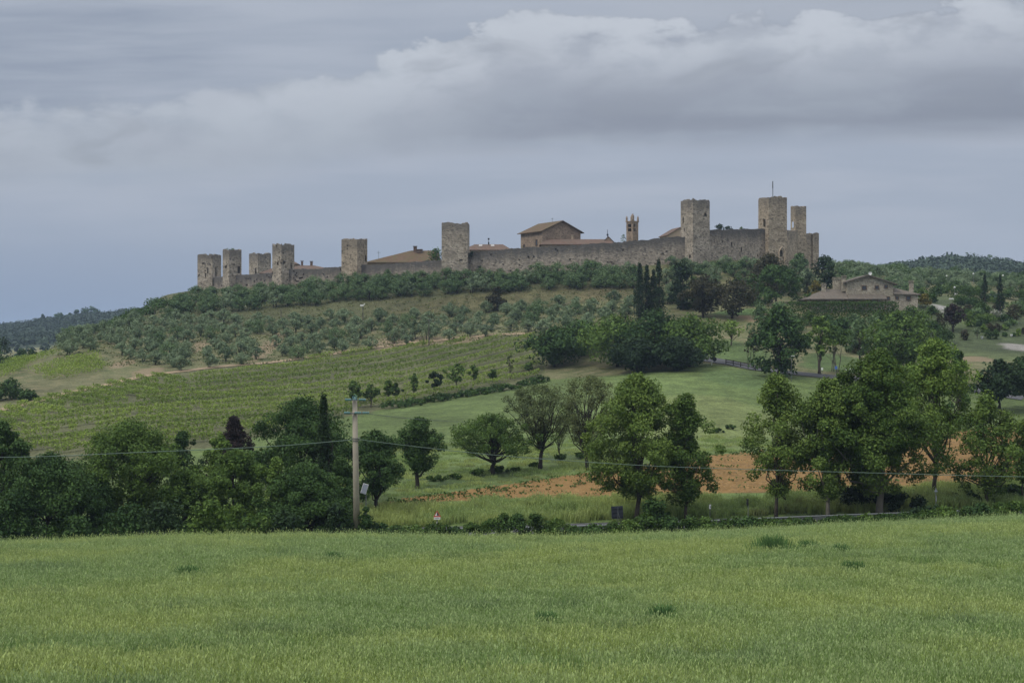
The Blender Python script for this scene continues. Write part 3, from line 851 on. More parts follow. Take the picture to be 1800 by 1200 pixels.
wall_segment([(372, 469, 487), (404, 451, 486)], 'short dark stretch of wall joining the two leftmost towers', 31, rnd=0.06)
wall_segment([(412, 447, 484), (450, 440, 482), (492, 433, 479)], 'stretch of wall between the slim tower and the tower with arrow slits', 32, rnd=0.06)
wall_segment([(503, 431, 473), (560, 426, 472.5), (600, 421, 469), (618, 418, 467)], 'stretch of wall pocked with many dark holes', 33, rnd=0.08)
wall_segment([(628, 417, 466), (700, 411, 463), (775, 405, 457), (795, 404, 456)], 'stretch of wall in front of the orange tiled roof', 34, rnd=0.006)
wall_segment([(808, 404, 445), (830, 403, 443), (940, 400, 434), (1010, 398, 430.5), (1080, 397, 426), (1140, 397, 421), (1180, 397, 416.5), (1216, 397.5, 416)], 'longest stretch of wall, rising below the big house and the bell tower', 35, rnd=0.022)
wall_segment([(1228, 399, 404), (1290, 404, 403), (1352, 411, 402)], 'dark streaked stretch of wall with bushes on it, between two tall towers', 36, rnd=0.012, holes=((1303, 434, 444, 3), (1286, 425, 435, 3)))
wall_segment([(1362, 413, 404), (1385, 423, 404.5), (1402, 430, 405)], 'short tan stretch of wall right of the tallest tower', 37, 'tan_stone', rnd=0.0)
wall_segment([(1405, 431, 410), (1416, 434, 410.5), (1429, 436.5, 412)], 'last low piece of wall beside the rounded stub', 38, 'tan_stone', rnd=0.0)
# pale stone arch round the gate
arch = MB()
for (a0, b0), (a1, b1) in zip(ap[:-1], ap[1:]):
    pa = Vector((a0 * cr_, a0 * sr_, b0)); pb = Vector((a1 * cr_, a1 * sr_, b1))
    off = Vector((math.sin(Rz), -math.cos(Rz), 0)) * 0.05
    arch.tube([pa + off, pb + off], 0.22, 4)
hp = Vector((t8.location.x, t8.location.y, 0)); nv = Vector((math.sin(Rz), -math.cos(Rz), 0)); tv = Vector((math.cos(Rz), math.sin(Rz), 0))
gx = ((1374.5 - 900) / F)
# where the view line through the gate meets the front face of the tower
fpnt = hp + nv * 2.95
s_ = (gx * fpnt.y - fpnt.x) / (tv.x - gx * tv.y)
gp_ = fpnt + tv * s_
o = arch.build('gate_arch', M['plaster'], t8)
o.location = Vector((gp_.x, gp_.y, (600 - 444) / F * gp_.y)) - t8.location


# ------------------------------------------------------------------ houses
def window(parent, c, w, h, rz, frame='wood', name='window'):
    """window standing 4 cm proud of the wall: frame, and pane as its own piece"""
    mb = MB(); R = Matrix.Rotation(rz, 3, 'Z')
    for dx, dz, sx, sz in ((-w / 2, 0, 0.14, h + 0.14), (w / 2, 0, 0.14, h + 0.14), (0, h / 2, w - 0.14, 0.14), (0, -h / 2, w - 0.14, 0.14)):
        q = R @ Vector((dx, -0.03, dz)); mb.box((q.x, q.y, q.z), (sx, 0.16, sz), rz)
    fr = mb.build(name, M[frame], parent, c)
    q = MB().box((0, 0, 0), (w - 0.14, 0.06, h - 0.14), rz)
    pn = q.build('pane', M['glass'], fr)
    return fr


def slab(mb, pts, th=0.2):
    """thick roof plane through 3 or 4 points (upper side given)"""
    pts = [Vector(p) for p in pts]; n = (pts[1] - pts[0]).cross(pts[2] - pts[0]).normalized()
    if n.z < 0: pts = pts[::-1]; n = -n
    k = len(pts)
    V = pts + [p - Vector((0, 0, th)) for p in pts]
    Fc = [tuple(range(k)), tuple(range(2 * k - 1, k - 1, -1))] + [(i, i + k, (i + 1) % k + k, (i + 1) % k) for i in range(k)]
    mb.add(V, Fc)


def gable_house(name, label, base, rz, w, d_, eave, peak, wallm, roofm, over=0.6, wins=(), group=None):
    root = empty(name, base, rz); tag(root, label, 'house', group)
    V = [(-w / 2, -d_ / 2, -3), (w / 2, -d_ / 2, -3), (w / 2, -d_ / 2, eave), (0, -d_ / 2, peak), (-w / 2, -d_ / 2, eave)]
    V += [(x, d_ / 2, z) for x, y, z in V]
    Fc = [(0, 1, 2, 3, 4), (9, 8, 7, 6, 5), (1, 6, 7, 2), (0, 4, 9, 5), (0, 5, 6, 1)]
    MB().add(V, Fc).build('wall', M[wallm], root)
    sl_ = (peak - eave) / (w / 2); ro = MB(); e = 0.12
    for s_ in (-1, 1):
        slab(ro, [(0, -d_ / 2 - over, peak + e), (0, d_ / 2 + over, peak + e), (s_ * (w / 2 + over), d_ / 2 + over, eave + e - sl_ * over), (s_ * (w / 2 + over), -d_ / 2 - over, eave + e - sl_ * over)])
    ro.build('roof', M[roofm], root)
    for (f, s_, z, ww, hh) in wins:
        if f == 'front': window(root, (s_, -d_ / 2 - 0.02, z), ww, hh, 0)
        else: window(root, (-w / 2 - 0.02, s_, z), ww, hh, math.radians(-90))
    return root


def hip_house(name, label, u0, u1, ue, ur0, ur1, D, dep, yeave, yridge, wallm, roofm, over=0.5, group=None):
    """house seen over the wall: eave line u0..u1, ridge ur0..ur1 (photo columns) at depth D"""
    X = lambda u: (u - ue) / F * D
    p = on(ue, D); ze = (600 - yeave) / F * D - p.z; zr = (600 - yridge) / F * D - p.z
    root = empty(name, (p.x, D, p.z)); tag(root, label, 'house', group)
    x0, x1, r0, r1 = X(u0), X(u1), X(ur0), X(ur1)
    MB().box(((x0 + x1) / 2, 0, ze / 2 - 1.5), (x1 - x0 - 2 * over, dep - 2 * over, ze + 3 - 0.1)).build('wall', M[wallm], root)
    ro = MB(); a, b = -dep / 2, dep / 2
    slab(ro, [(x0, a, ze), (x1, a, ze), (r1, 0, zr), (r0, 0, zr)]); slab(ro, [(x1, b, ze), (x0, b, ze), (r0, 0, zr), (r1, 0, zr)])
    if abs(r0 - x0) > .05: slab(ro, [(x0, b, ze), (x0, a, ze), (r0, 0, zr)])
    if abs(r1 - x1) > .05: slab(ro, [(x1, a, ze), (x1, b, ze), (r1, 0, zr)])
    ro.build('roof', M[roofm], root)
    return root, X, p, ze, zr


def chimney(root, x, y, z, w=0.7, h=1.6, m_='red_tile'):
    MB().box((x, y, z + h / 2 - 0.3), (w, w, h)).box((x, y, z + h - 0.15), (w + 0.3, w + 0.3, 0.16)).build('chimney', M[m_], root)


TOWN = 'houses inside the town wall'
pb = on(953, 424)
D_ = 430.0
bh = Vector(((968 - 900) / F * D_, D_ + 2, 24))
big = gable_house('stone_house', 'big stone house with a mossy ochre roof rising above the longest wall', bh, math.radians(30), 13.3, 12.6, 8.6, 11.6, 'house_stone', 'old_tile', 0.8,
                  wins=(('front', -1.4, 5.2, 1.1, 2.0), ('front', 4.0, 5.4, 0.7, 1.2), ('side', -3.0, 5.2, 1.0, 1.7), ('side', 4.2, 4.6, 0.8, 0.9)), group=TOWN)
MB().tube([(0, -1, 11.5), (0, -1, 13.0)], 0.05, 4).tube([(-.4, -1, 12.6), (.4, -1, 12.6)], 0.05, 4).build('antenna', M['thin_wire'], big)
ho, X, p, ze, zr = hip_house('low_house', 'long low house with a brown tiled roof right below the big house', 948, 1080, 1015, 962, 1072, 424, 9, 431, 420.5, 'plaster', 'red_tile', group=TOWN)
chimney(ho, X(1006), 0.5, zr, 0.6, 1.4, 'plaster')
gb_ = gable_house('small_gabled_house', 'little tan gable peeping over the wall left of the bell tower', lift(1068, 600, 426) + Vector((0, 0, 24)), 0, 4.6, 6, 3.6, 5.9, 'plaster', 'red_tile', 0.3, group=TOWN)
gb_.location.z = (600 - 417) / F * 426 - 5.9
MB().tube([(0, 0, 5.9), (0, 0, 8.2)], [0.12, 0.05], 5).box((0, 0, 6.6), (0.5, 0.5, 0.5)).build('finial', M['black'], gb_)
ho, X, p, ze, zr = hip_house('tiled_house', 'house with a wide orange tiled roof left of the broad middle tower', 645, 775, 710, 722, 770, 432, 14, 463, 440.5, 'plaster', 'old_tile', group=TOWN)
chimney(ho, X(730), -0.5, zr - 0.3, 1.0, 1.7); chimney(ho, X(738), -1.0, zr - 0.5, 1.6, 0.9)
for k in range(2): MB().tube([(X(665 + 11 * k), 1, ze - 0.5), (X(665 + 11 * k), 1, ze + 3.8 - k * 2)], 0.045, 4).tube([(X(665 + 11 * k) - .6, 1, ze + 3.3 - k * 2), (X(665 + 11 * k) + .6, 1, ze + 3.3 - k * 2)], 0.04, 4).build('antenna', M['thin_wire'], ho)
ho, X, p, ze, zr = hip_house('tiled_house', 'house with a red tiled roof and skylights right of the broad middle tower', 815, 900, 858, 834, 884, 428, 11, 441, 429.5, 'plaster', 'red_tile', group=TOWN)
for uu in (845, 866): MB().box((X(uu), -1.6, zr - 0.45), (1.0, 0.7, 0.12), rx=math.radians(20)).build('skylight', M['white'], ho)
MB().tube([(X(859), 0, zr - .2), (X(859), 0, zr + 1.6)], 0.06, 5).box((X(859), 0, zr + 1.6), (0.5, 0.4, 0.5)).box((X(859), 0, zr + .3), (0.4, 0.4, 0.8)).build('chimney_pot', M['black'], ho)
ho, X, p, ze, zr = hip_house('tiled_house', 'low tiled roof with two chimneys right of the tower with arrow slits', 505, 585, 545, 524, 552, 446, 10, 474, 466.5, 'plaster', 'red_tile', group=TOWN)
chimney(ho, X(531), 0, zr, 0.6, 1.5); chimney(ho, X(547.5), 0, zr - .2, 0.7, 1.6)
hip_house('tiled_house', 'small tiled roof tucked against the back of the tower with arrow slits', 505, 526, 514, 506, 518, 448, 5, 464.5, 460, 'plaster', 'red_tile', group=TOWN)
hip_house('tiled_house', 'sliver of tiled roof between the short rear tower and its neighbour', 459, 500, 480, 480, 500, 455, 8, 481, 471, 'plaster', 'red_tile', group=TOWN)
gl = gable_house('small_gabled_house', 'small tan gabled house half hidden behind the tall tower with grass on top', Vector(((1189 - 900) / F * 425, 426, 25)), math.radians(12), 7.6, 8, 6.1, 8.35, 'plaster', 'red_tile', 0.3, group=TOWN)

# bell tower, seen corner on
bt = empty('bell_tower', Vector(((1111.5 - 900) / F * 440, 440, 24)), math.radians(45)); tag(bt, 'brick bell tower with stone pinnacles rising above the long wall', 'bell tower')
zt = (600 - 390.5) / F * 440 - 24
bmb = masonry('shaft', 'house_stone', bt, square(2.6, 2.6, math.radians(45), 0.32), 0, zt, cell=0.32, jit=0.0, seed=5,
              holes=[(u + du, y0, y1, 1.9) for u in (1106.8, 1116.6) for du in (-1.5, 1.5) for y0, y1 in ((394, 399.5), (401, 406.5))], cap='hollow')
so = link_mesh('shaft', bmb, bt); so.rotation_euler = (0, 0, -math.radians(45))
MB().box((0, 0, zt + 0.12), (2.95, 2.95, 0.3)).build('cornice', M['house_stone'], bt)
for sx in (-1, 1):
    for sy in (-1, 1):
        big_ = (sx, sy) in ((-1, -1), (1, 1))
        w_ = 0.62 if big_ else 0.42; h_ = 1.35 if big_ else 1.0
        pn = MB().box((sx * 1.2, sy * 1.2, zt + 0.27 + h_ / 2), (w_, w_, h_)).box((sx * 1.2, sy * 1.2, zt + 0.27 + h_ + h_ * .35), (w_ * 1.05, w_ * 1.05, h_ * .7), taper=0.05)
        pn.build('pinnacle', M['house_stone'], bt)

# greenery on and inside the wall
bush('wall_tree', 'dense green tree inside the wall, left of the broad middle tower', 766, 414, 430, 42, 'dark_leaf', 401, nl=900, leaf=0.55, nc=30, shape='oval', cat='tree')
bush('wall_tree', 'low green shrub on the wall walk below the big house', 925, 404, 429, 46, 'mid_leaf', 402, nl=500, leaf=0.4, nc=26, cat='bush')
b0 = lift(1266, 404.5, 406); bush_at('wall_bush', 'left of two dark round bushes growing out of the streaked wall', b0, 1.9, 1.7, 'deep_leaf', 403, nl=420, leaf=0.32, group='bushes on the wall head')
b0 = lift(1279, 410, 406); bush_at('wall_bush', 'right of two dark round bushes, hanging over the streaked wall', b0, 2.3, 1.5, 'deep_leaf', 404, nl=420, leaf=0.32, group='bushes on the wall head')
b0 = lift(1303, 403, 406); bush_at('wall_bush', 'small green tuft on the streaked wall head', b0, 0.7, 0.8, 'mid_leaf', 405, nl=120, leaf=0.25)
b0 = lift(1096, 427, 402); bush_at('wall_bush', 'grey twiggy bush beside the bell tower', b0, 2.6, 1.1, 'olive_green', 406, nl=120, leaf=0.3)
b0 = lift(829, 452, 402.6); bush_at('wall_bush', 'dark creeper in the corner right of the broad tower', b0, 1.8, 1.0, 'deep_leaf', 407, nl=200, leaf=0.28)

# farmhouse on the right
fb = on(1523, 346); FZ = 8.9
fh = empty('farmhouse', (fb.x, 346, FZ)); tag(fh, 'low stone farmhouse with a gable and tiled wings behind the clipped hedge', 'house')


def zy(y, D=342): return (600 - y) / F * D - FZ


V = [(-5.5, -3.5, -3), (5.5, -3.5, -3), (5.5, -3.5, zy(498)), (-0.5, -3.5, zy(484)), (-5.5, -3.5, zy(496))]; V += [(x, 5.5, z) for x, y, z in V]
MB().add(V, [(0, 1, 2, 3, 4), (9, 8, 7, 6, 5), (1, 6, 7, 2), (0, 4, 9, 5), (0, 5, 6, 1)]).build('wall', M['farm_stone'], fh)
ro = MB()
slab(ro, [(-0.5, -4.2, zy(482.5)), (-0.5, 6, zy(482.5)), (-6.2, 6, zy(495.5)), (-6.2, -4.2, zy(495.5))], 0.25)
slab(ro, [(-0.5, -4.2, zy(482.5)), (-0.5, 6, zy(482.5)), (6.4, 6, zy(499)), (6.4, -4.2, zy(499))], 0.25)
ro.build('roof', M['grey_tile'], fh)
ze = zy(525.5)
lw = MB(); slab(lw, [(-15.6, -6.0, ze), (-5.6, -6.0, ze), (-5.6, 0, zy(507)), (-9.8, 0, zy(507))]); slab(lw, [(-15.6, 6, ze), (-15.6, -6.0, ze), (-9.8, 0, zy(507))]); slab(lw, [(-5.6, 6, ze), (-15.6, 6, ze), (-9.8, 0, zy(507)), (-5.6, 0, zy(507))])
lw.build('wing_roof', M['grey_tile'], fh)
MB().box((-10.3, 0.6, ze / 2 - 1.55), (8.6, 8.5, ze + 3)).build('wing_wall', M['farm_stone'], fh)
pr = MB(); slab(pr, [(-5.55, -6.05, ze + .02), (3.4, -6.05, ze + .02), (3.4, -3.52, zy(517)), (-5.55, -3.52, zy(517))]); pr.build('porch_roof', M['grey_tile'], fh)
for x in (-14.6, -10.2, -6.0, -3.6, -1.2, 1.2, 3.1): MB().box((x, -5.7, ze / 2 - .65), (0.3, 0.3, ze + 1.1)).build('porch_post', M['wood'], fh)
rw = MB(); slab(rw, [(5.55, -3.9, zy(516)), (12.0, -3.9, zy(517)), (5.55, 0.4, zy(502.5))]); slab(rw, [(12.0, -3.9, zy(517)), (12.0, 5, zy(517)), (5.55, 0.4, zy(502.5))]); slab(rw, [(12.0, 5, zy(517)), (5.55, 5, zy(517)), (5.55, 0.4, zy(502.5))])
rw.build('wing_roof', M['grey_tile'], fh)
MB().box((8.45, 0.5, zy(517.5) / 2 - 1.5), (5.8, 8, zy(517.5) + 3)).build('wing_wall', M['farm_stone'], fh)
for x, y, w_, h_ in ((-1.4, 505.5, 1.05, .9), (1.6, 505, .85, .8), (3.75, 503.5, .75, .65)): window(fh, (x, -3.52, zy(y)), w_, h_, 0)
for x, y, w_, h_ in ((4.3, 524, .7, .7),): window(fh, (x, -3.52, zy(y)), w_, h_, 0)
for x, y, w_, h_ in ((6.4, 523.5, .7, .6), (9.1, 524, 1.0, .95)): window(fh, (x, -3.52, zy(y)), w_, h_, 0)
for x, yy, z, w_, h_ in ((-7.0, 0.5, zy(508), 1.8, 2.4), (-5.9, -2.0, zy(512), 0.9, 3.2), (-10.5, -1.2, zy(513), 0.9, 1.6), (10.9, 0.5, zy(512), 0.9, 2.2)):
    MB().box((x, yy, z + h_ / 2), (w_, 0.9, h_)).box((x, yy, z + h_ + 0.12), (w_ + .35, 1.2, 0.14)).box((x - w_ * .3, yy, z + h_ + 0.3), (.15, .6, .24)).box((x + w_ * .3, yy, z + h_ + 0.3), (.15, .6, .24)).box((x, yy, z + h_ + 0.5), (w_ + .2, 1.1, 0.14)).build('chimney', M['farm_stone'], fh)
dsh = MB(); cN = 12; dz = zy(478.5)
dsh.add([(1.4 + 0.42 * math.cos(2 * math.pi * i / cN), 2.0, dz + 0.42 * math.sin(2 * math.pi * i / cN)) for i in range(cN)] + [(1.4, 2.12, dz)], [(i, (i + 1) % cN, cN) for i in range(cN)])
dsh.tube([(1.4, 2.12, zy(487)), (1.4, 2.12, dz)], 0.04, 5); dsh.build('satellite_dish', M['white'], fh)

# ------------------------------------------------------------------ clipped hedge in front of the farmhouse
def hedge(name, label, pts, h, w, leafm, seed, leaf=0.3, dens=26, tops=None):
    rng = np.random.default_rng(seed)
    Ps = []; Os = []
    for a, b in zip(pts[:-1], pts[1:]):
        a = np.array(a); b = np.array(b); L = np.hypot(*(b - a)); t = (b - a) / L; nn = np.array([-t[1], t[0]])
        k = int(L * dens * (w + 2 * h) / 3)
        s_ = rng.uniform(0, L, k); q = rng.uniform(-1, 1, k); f = rng.uniform(0, 1, k)
        side = rng.uniform(0, 1, k) < 2 * h / (2 * h + w)
        off = np.where(side, np.sign(q) * w / 2 * rng.uniform(.85, 1.05, k), q * w / 2)
        z = np.where(side, f * h, h * rng.uniform(.93, 1.06, k)) + 0.08 * np.sin(s_ * 1.3)
        xy = a + np.outer(s_, t) + np.outer(off, nn)
        zz = np.array([ground(x, y) for x, y in xy])
        base = zz if tops is None else np.full(k, tops - h)
        z = np.where(tops is not None, np.maximum(base + z, zz), base + z)
        Ps.append(np.column_stack([xy, z]))
        Os.append(np.where(side[:, None], np.column_stack([np.outer(np.sign(off), nn), np.zeros(k)]), [[0, 0, 1.0]]))
    P = np.concatenate(Ps); O = np.concatenate(Os)
    org = P.mean(0); org[2] = P[:, 2].min()
    V, Q = leaf_cards(P - org, O, leaf, rng, 0.7, 0.3, 0.7)
    # dense inner body so that no daylight shows through
    o = link_mesh(name, np_mesh(name, V, Q, M[leafm], np.clip(rng.normal(0.5, 0.2, len(Q)), 0, 1)), None, tuple(org))
    return tag(o, label, 'hedge')


hedge('clipped_hedge', 'long clipped hedge in front of the farmhouse', [(on(1385, 334).x, 334), (on(1480, 333).x, 333), (on(1578, 333).x, 333)], 4.4, 2.4, 'hedge_leaf', 501, 0.36, 60, tops=(600 - 531.5) / F * 333)
hedge('clipped_hedge', 'dark hedge beside the drive, below the white globe lamps', [(on(1668, 385).x, 385), (on(1722, 388).x, 388)], 3.2, 1.6, 'hedge_leaf', 502, 0.36, 40)

# ------------------------------------------------------------------ trees one can tell apart
# roadside trees, right
tree('roadside_tree', 'slender leafy tree in front of the ploughed ground, leftmost of the right hand group', 1364, 131, 652, 112, 0.16, 'oval', 'plane_leaf', 601, nc=75, nl=5200, leaf=0.42, lob=0.4, bark='bark', r0=0.17, top=0.85, nlimb=26, cr=1.0)
tree('plane_tree', 'largest broad crowned tree on the right, with a pale trunk', 1545, 130, 611, 200, 0.13, 'oval', 'plane_leaf', 602, nc=190, nl=17000, leaf=0.44, lob=0.2, bark='bark_pale', r0=0.34, nlimb=34, cr=1.15)
tree('plane_tree', 'tree with a dark trunk filling the left side of the largest crown', 1455, 129, 664, 128, 0.13, 'oval', 'plane_leaf', 603, nc=95, nl=7800, leaf=0.42, bark='bark_pale', r0=0.2, nlimb=24, cr=1.05)
tree('plane_tree', 'dark trunked tree tucked behind the largest crown', 1522, 134, 660, 150, 0.25, 'round', 'mid_leaf', 604, nc=90, nl=7000, leaf=0.45, bark='bark_dark', r0=0.42, nlimb=16, cr=1.1)
tree('tall_tree', 'tall airy tree with a leaning pale trunk, right of the largest crown', 1642, 138, 590, 128, 0.34, 'oval', 'fresh_leaf', 605, nc=85, nl=6200, leaf=0.44, lob=0.4, bark='bark', r0=0.22, nlimb=30, cr=1.1, top=0.85)
tree('roadside_tree', 'light open tree in front of the ploughed ground at the far right', 1735, 133, 690, 136, 0.10, 'oval', 'plane_leaf', 606, nc=80, nl=4200, leaf=0.42, lob=0.35, bark='bark', r0=0.16, nlimb=30, cr=0.95, top=0.85)
tree('roadside_tree', 'thin young tree at the right edge of the picture', 1800, 134, 730, 50, 0.2, 'oval', 'plane_leaf', 607, nc=30, nl=1300, leaf=0.42, r0=0.1, nlimb=14, cr=0.9)
# middle
tree('roadside_tree', 'broad leafy tree in the middle of the picture, standing before the ploughed ground', 1120, 131, 652, 172, 0.17, 'oval', 'plane_leaf', 611, nc=150, nl=12500, leaf=0.40, lob=0.22, bark='bark', r0=0.24, nlimb=30, cr=1.05)
tree('roadside_tree', 'narrow ragged tree right beside the broad middle tree', 1206, 131, 684, 98, 0.12, 'tall', 'mid_leaf', 612, nc=75, nl=5200, leaf=0.42, lob=0.42, bark='bark', r0=0.15, nlimb=24, cr=0.9, top=0.85)
tree('spreading_tree', 'low spreading tree with a forked trunk in the meadow', 866, 150, 724, 156, 0.30, 'spread', 'mid_leaf', 613, ybase=833, nc=110, nl=4600, leaf=0.38, lob=0.3, bark='bark_dark', r0=0.30, nlimb=40, cr=0.85, top=0.6, fork=0.25, fill=0.7)
tree('open_tree', 'brownish open tree with bare forking limbs in the meadow', 950, 150, 672, 128, 0.34, 'vase', 'sparse_leaf', 614, ybase=824, nc=120, nl=3000, leaf=0.34, bark='bark_dark', r0=0.27, nlimb=60, cr=0.75, top=0.65, fork=0.3)
tree('open_tree', 'sparse tree with long upright branches behind the broad middle tree', 1032, 165, 655, 116, 0.25, 'vase', 'sparse_leaf', 615, nc=110, nl=2700, leaf=0.36, bark='bark_dark', r0=0.22, nlimb=60, cr=0.75, top=0.7, fork=0.3)
tree('thin_tree', 'thin crooked sapling right of the open brownish tree', 984, 158, 725, 58, 0.42, 'vase', 'sparse_leaf', 616, ybase=812, nc=36, nl=750, leaf=0.32, bark='bark_dark', r0=0.10, nlimb=22, cr=0.6, top=0.7, stems=2)
tree('dense_tree', 'dense dark tree standing alone in the meadow right of the pole', 734, 150, 728, 74, 0.20, 'vase', 'dark_leaf', 617, ybase=858, nc=75, nl=4200, leaf=0.42, lob=0.3, bark='bark_dark', r0=0.24, nlimb=18, cr=0.9)
tree('dense_tree', 'dark round tree with a bent trunk directly behind the pole', 660, 138, 752, 112, 0.22, 'round', 'dark_leaf', 618, nc=90, nl=4600, leaf=0.40, lob=0.3, bark='bark_dark', r0=0.2, nlimb=26, cr=0.85)
bush('bush', 'dark bush at the foot of the broad middle tree', 1150, 127, 872, 66, 'dark_leaf', 621, nl=1900, leaf=0.30, nc=26)
bush('bush', 'pointed dark bush at the foot of the concrete pole', 644, 119.5, 886, 34, 'dark_leaf', 622, nl=800, leaf=0.24, nc=16, shape='oval')
bush('bush', 'black green bush under the tall airy tree', 1632, 124, 880, 70, 'deep_leaf', 623, nl=1600, leaf=0.30, nc=24)
bush('bush', 'dark bush between the trunks of the largest tree', 1500, 134, 852, 80, 'deep_leaf', 624, nl=1600, leaf=0.34, nc=24)
bush('bush', 'dark scrub behind the light open tree', 1700, 137, 862, 150, 'deep_leaf', 625, nl=2600, leaf=0.36, nc=40)
bush('bush', 'dark scrub right of the light open tree', 1790, 136, 850, 90, 'dark_leaf', 626, nl=1500, leaf=0.36, nc=26)
bush('bush', 'dark scrub along the foot of the largest tree', 1575, 133, 860, 110, 'deep_leaf', 627, nl=1900, leaf=0.34, nc=30)
# left grove
GRV = 'trees of the left grove'
for a in (('dense_tree', 'dark tree cut by the left edge of the picture', 5, 134, 737, 110, 0.05, 'oval', 'dark_leaf', 631, 80, 5200, 0.46),
          ('cedar_tree', 'big dark layered tree in the lower left corner', 84, 122, 792, 200, 0.02, 'dome', 'dark_leaf', 632, 130, 11500, 0.40),
          ('leafy_tree', 'big bright green tree in the middle of the left grove', 232, 128, 733, 206, 0.05, 'round', 'mid_leaf', 633, 150, 12500, 0.40),
          ('leafy_tree', 'slim yellow green tree left of the reddish conifer', 386, 134, 757, 74, 0.1, 'tall', 'fresh_leaf', 634, 46, 2800, 0.40),
          ('leafy_tree', 'mid green tree below the reddish conifer', 412, 126, 786, 138, 0.03, 'round', 'mid_leaf', 635, 100, 8200, 0.38),
          ('broad_tree', 'broad dark tree behind the dark cypress', 530, 142, 694, 184, 0.08, 'round', 'dark_leaf', 636, 120, 9000, 0.44),
          ('leafy_tree', 'dense tree smothered in ivy left of the concrete pole', 540, 123, 806, 172, 0.0, 'dome', 'dark_leaf', 637, 130, 11500, 0.36),
          ('leafy_tree', 'dark tree low between the layered tree and the bright one', 165, 124, 830, 120, 0.0, 'dome', 'dark_leaf', 638, 80, 5600, 0.38),
          ('leafy_tree', 'dark green tree right of the bright one', 325, 126, 822, 110, 0.0, 'dome', 'mid_leaf', 639, 76, 5400, 0.38),
          ('leafy_tree', 'small dark round tree behind the right side of the bright one', 322, 150, 752, 66, 0.05, 'oval', 'dark_leaf', 640, 70, 1900, 0.42),
          ('leafy_tree', 'pale tufted tree peeking out between the grove and the cypress', 486, 124, 798, 52, 0.1, 'oval', 'fresh_leaf', 641, 28, 1500, 0.36),
          ('leafy_tree', 'dark tree right behind the pole foot', 598, 128, 800, 84, 0.0, 'oval', 'dark_leaf', 642, 60, 4200, 0.38)):
    n_, l_, u, D, yt, w, cb, sh, lm, sd_, nc, nl, lf = a
    tree(n_, l_, u, D, yt, w, cb, sh, lm, sd_, nc=nc, nl=nl, leaf=lf, bark='bark_dark', nlimb=20, cr=max((w / 2 / F * D) * 0.24, 0.6), lob=0.26)
tree('cypress_tree', 'dark pointed cypress standing out of the left grove', 569, 126, 689, 50, 0.02, 'cypress', 'deep_leaf', 651, nc=150, nl=3000, leaf=0.34, lob=0.02, bark='bark_dark', nlimb=4, cr=0.34, squash=1.6, fill=0.5, rand=0.6)
tree('conifer_tree', 'dark reddish conifer behind the left grove', 411, 152, 729, 150, 0.1, 'cone', 'purple_leaf', 652, nc=220, nl=4500, leaf=0.40, lob=0.1, bark='bark_dark', nlimb=8, cr=0.5, squash=0.6)
for k, (u, D, yt, w, lm, lab) in enumerate(((290, 119, 868, 90, 'deep_leaf', 'blackish bush under the left grove'), (225, 119, 880, 90, 'dark_leaf', 'dark bush under the bright grove tree'), (370, 119, 868, 90, 'mid_leaf', 'green bush under the left grove below the mid green tree'),
                                       (440, 118.5, 893, 80, 'mid_leaf', 'low light green bush left of the ivy covered tree'), (15, 118, 868, 80, 'dark_leaf', 'dark bush in the lower left corner of the grove'), (135, 118.5, 900, 80, 'dark_leaf', 'low dark bush below the layered tree'),
                                       (590, 119, 880, 60, 'deep_leaf', 'black green bush just left of the pole'), (500, 118.5, 890, 80, 'deep_leaf', 'shadowy bush below the ivy covered tree'), (640, 120, 914, 40, 'dark_leaf', 'low bush right at the pole foot'))):
    bush('bush', lab, u, D, yt, w, lm, 660 + k, nl=1500, leaf=0.30, nc=26)

# low growth between the near field and the road
HG = 'low bushes along the guard rail'
rng = np.random.default_rng(77)
k = 0
u = 640.0
while u < 1830:
    y_top = float(lerp_pts([(640, 920), (800, 922), (850, 910), (900, 902), (960, 908), (1000, 922), (1080, 914), (1150, 904), (1230, 906), (1300, 909), (1350, 911), (1500, 905), (1600, 897), (1700, 886), (1830, 882)], u)) + rng.uniform(-6, 2)
    D = 118.5 + rng.uniform(0, 4)
    w = rng.uniform(50, 85)
    bush('low_bush', 'low dark bush in the strip between the near field and the guard rail', u, D, y_top, w, ('hedge_leaf', 'dark_leaf', 'hedge_leaf', 'mid_leaf')[k % 4], 700 + k, nl=int(1100 * w / 50), leaf=0.22, nc=int(24 * w / 60), group=HG, cr=0.45)
    u += w * 0.48; k += 1

# trees in the middle distance
DG = 'dark trees beside the hill road'
for k, (u, D, yt, w, lm, lab) in enumerate(((975, 292, 572, 104, 'dark_leaf', 'leftmost of the dark trees beside the hill road'), (1022, 300, 560, 100, 'dark_leaf', 'second from the left of the dark trees beside the hill road'),
                                       (1085, 285, 552, 136, 'mid_leaf', 'broadest of the dark trees left of the hill road bend'), (1150, 280, 541, 136, 'dark_leaf', 'tallest of the dark trees left of the hill road bend'),
                                       (1212, 278, 548, 124, 'mid_leaf', 'dark tree closest to the bend of the hill road'), (1120, 272, 590, 100, 'deep_leaf', 'shadowy lower tree in front of the dark group'), (1190, 270, 588, 84, 'deep_leaf', 'shadowy lower tree beside the road bend'))):
    tree('dark_tree', lab, u, D, yt, w, 0.06, 'round', lm, 800 + k, nc=100, nl=6500, leaf=0.58, lob=0.25, bark='bark_dark', nlimb=12, group=DG)
tree('dark_tree', 'big dark tree right of the hill road', 1369, 262, 534, 106, 0.03, 'tall', 'dark_leaf', 811, nc=100, nl=5600, leaf=0.66, bark='bark_dark', nlimb=10, lob=0.2)
tree('small_tree', 'small yellow green tree on the lawn above the hill road', 1285, 300, 559, 50, 0.35, 'spread', 'fresh_leaf', 812, ybase=608, nc=30, nl=480, leaf=0.5, nlimb=20, r0=0.16, fill=0.7)
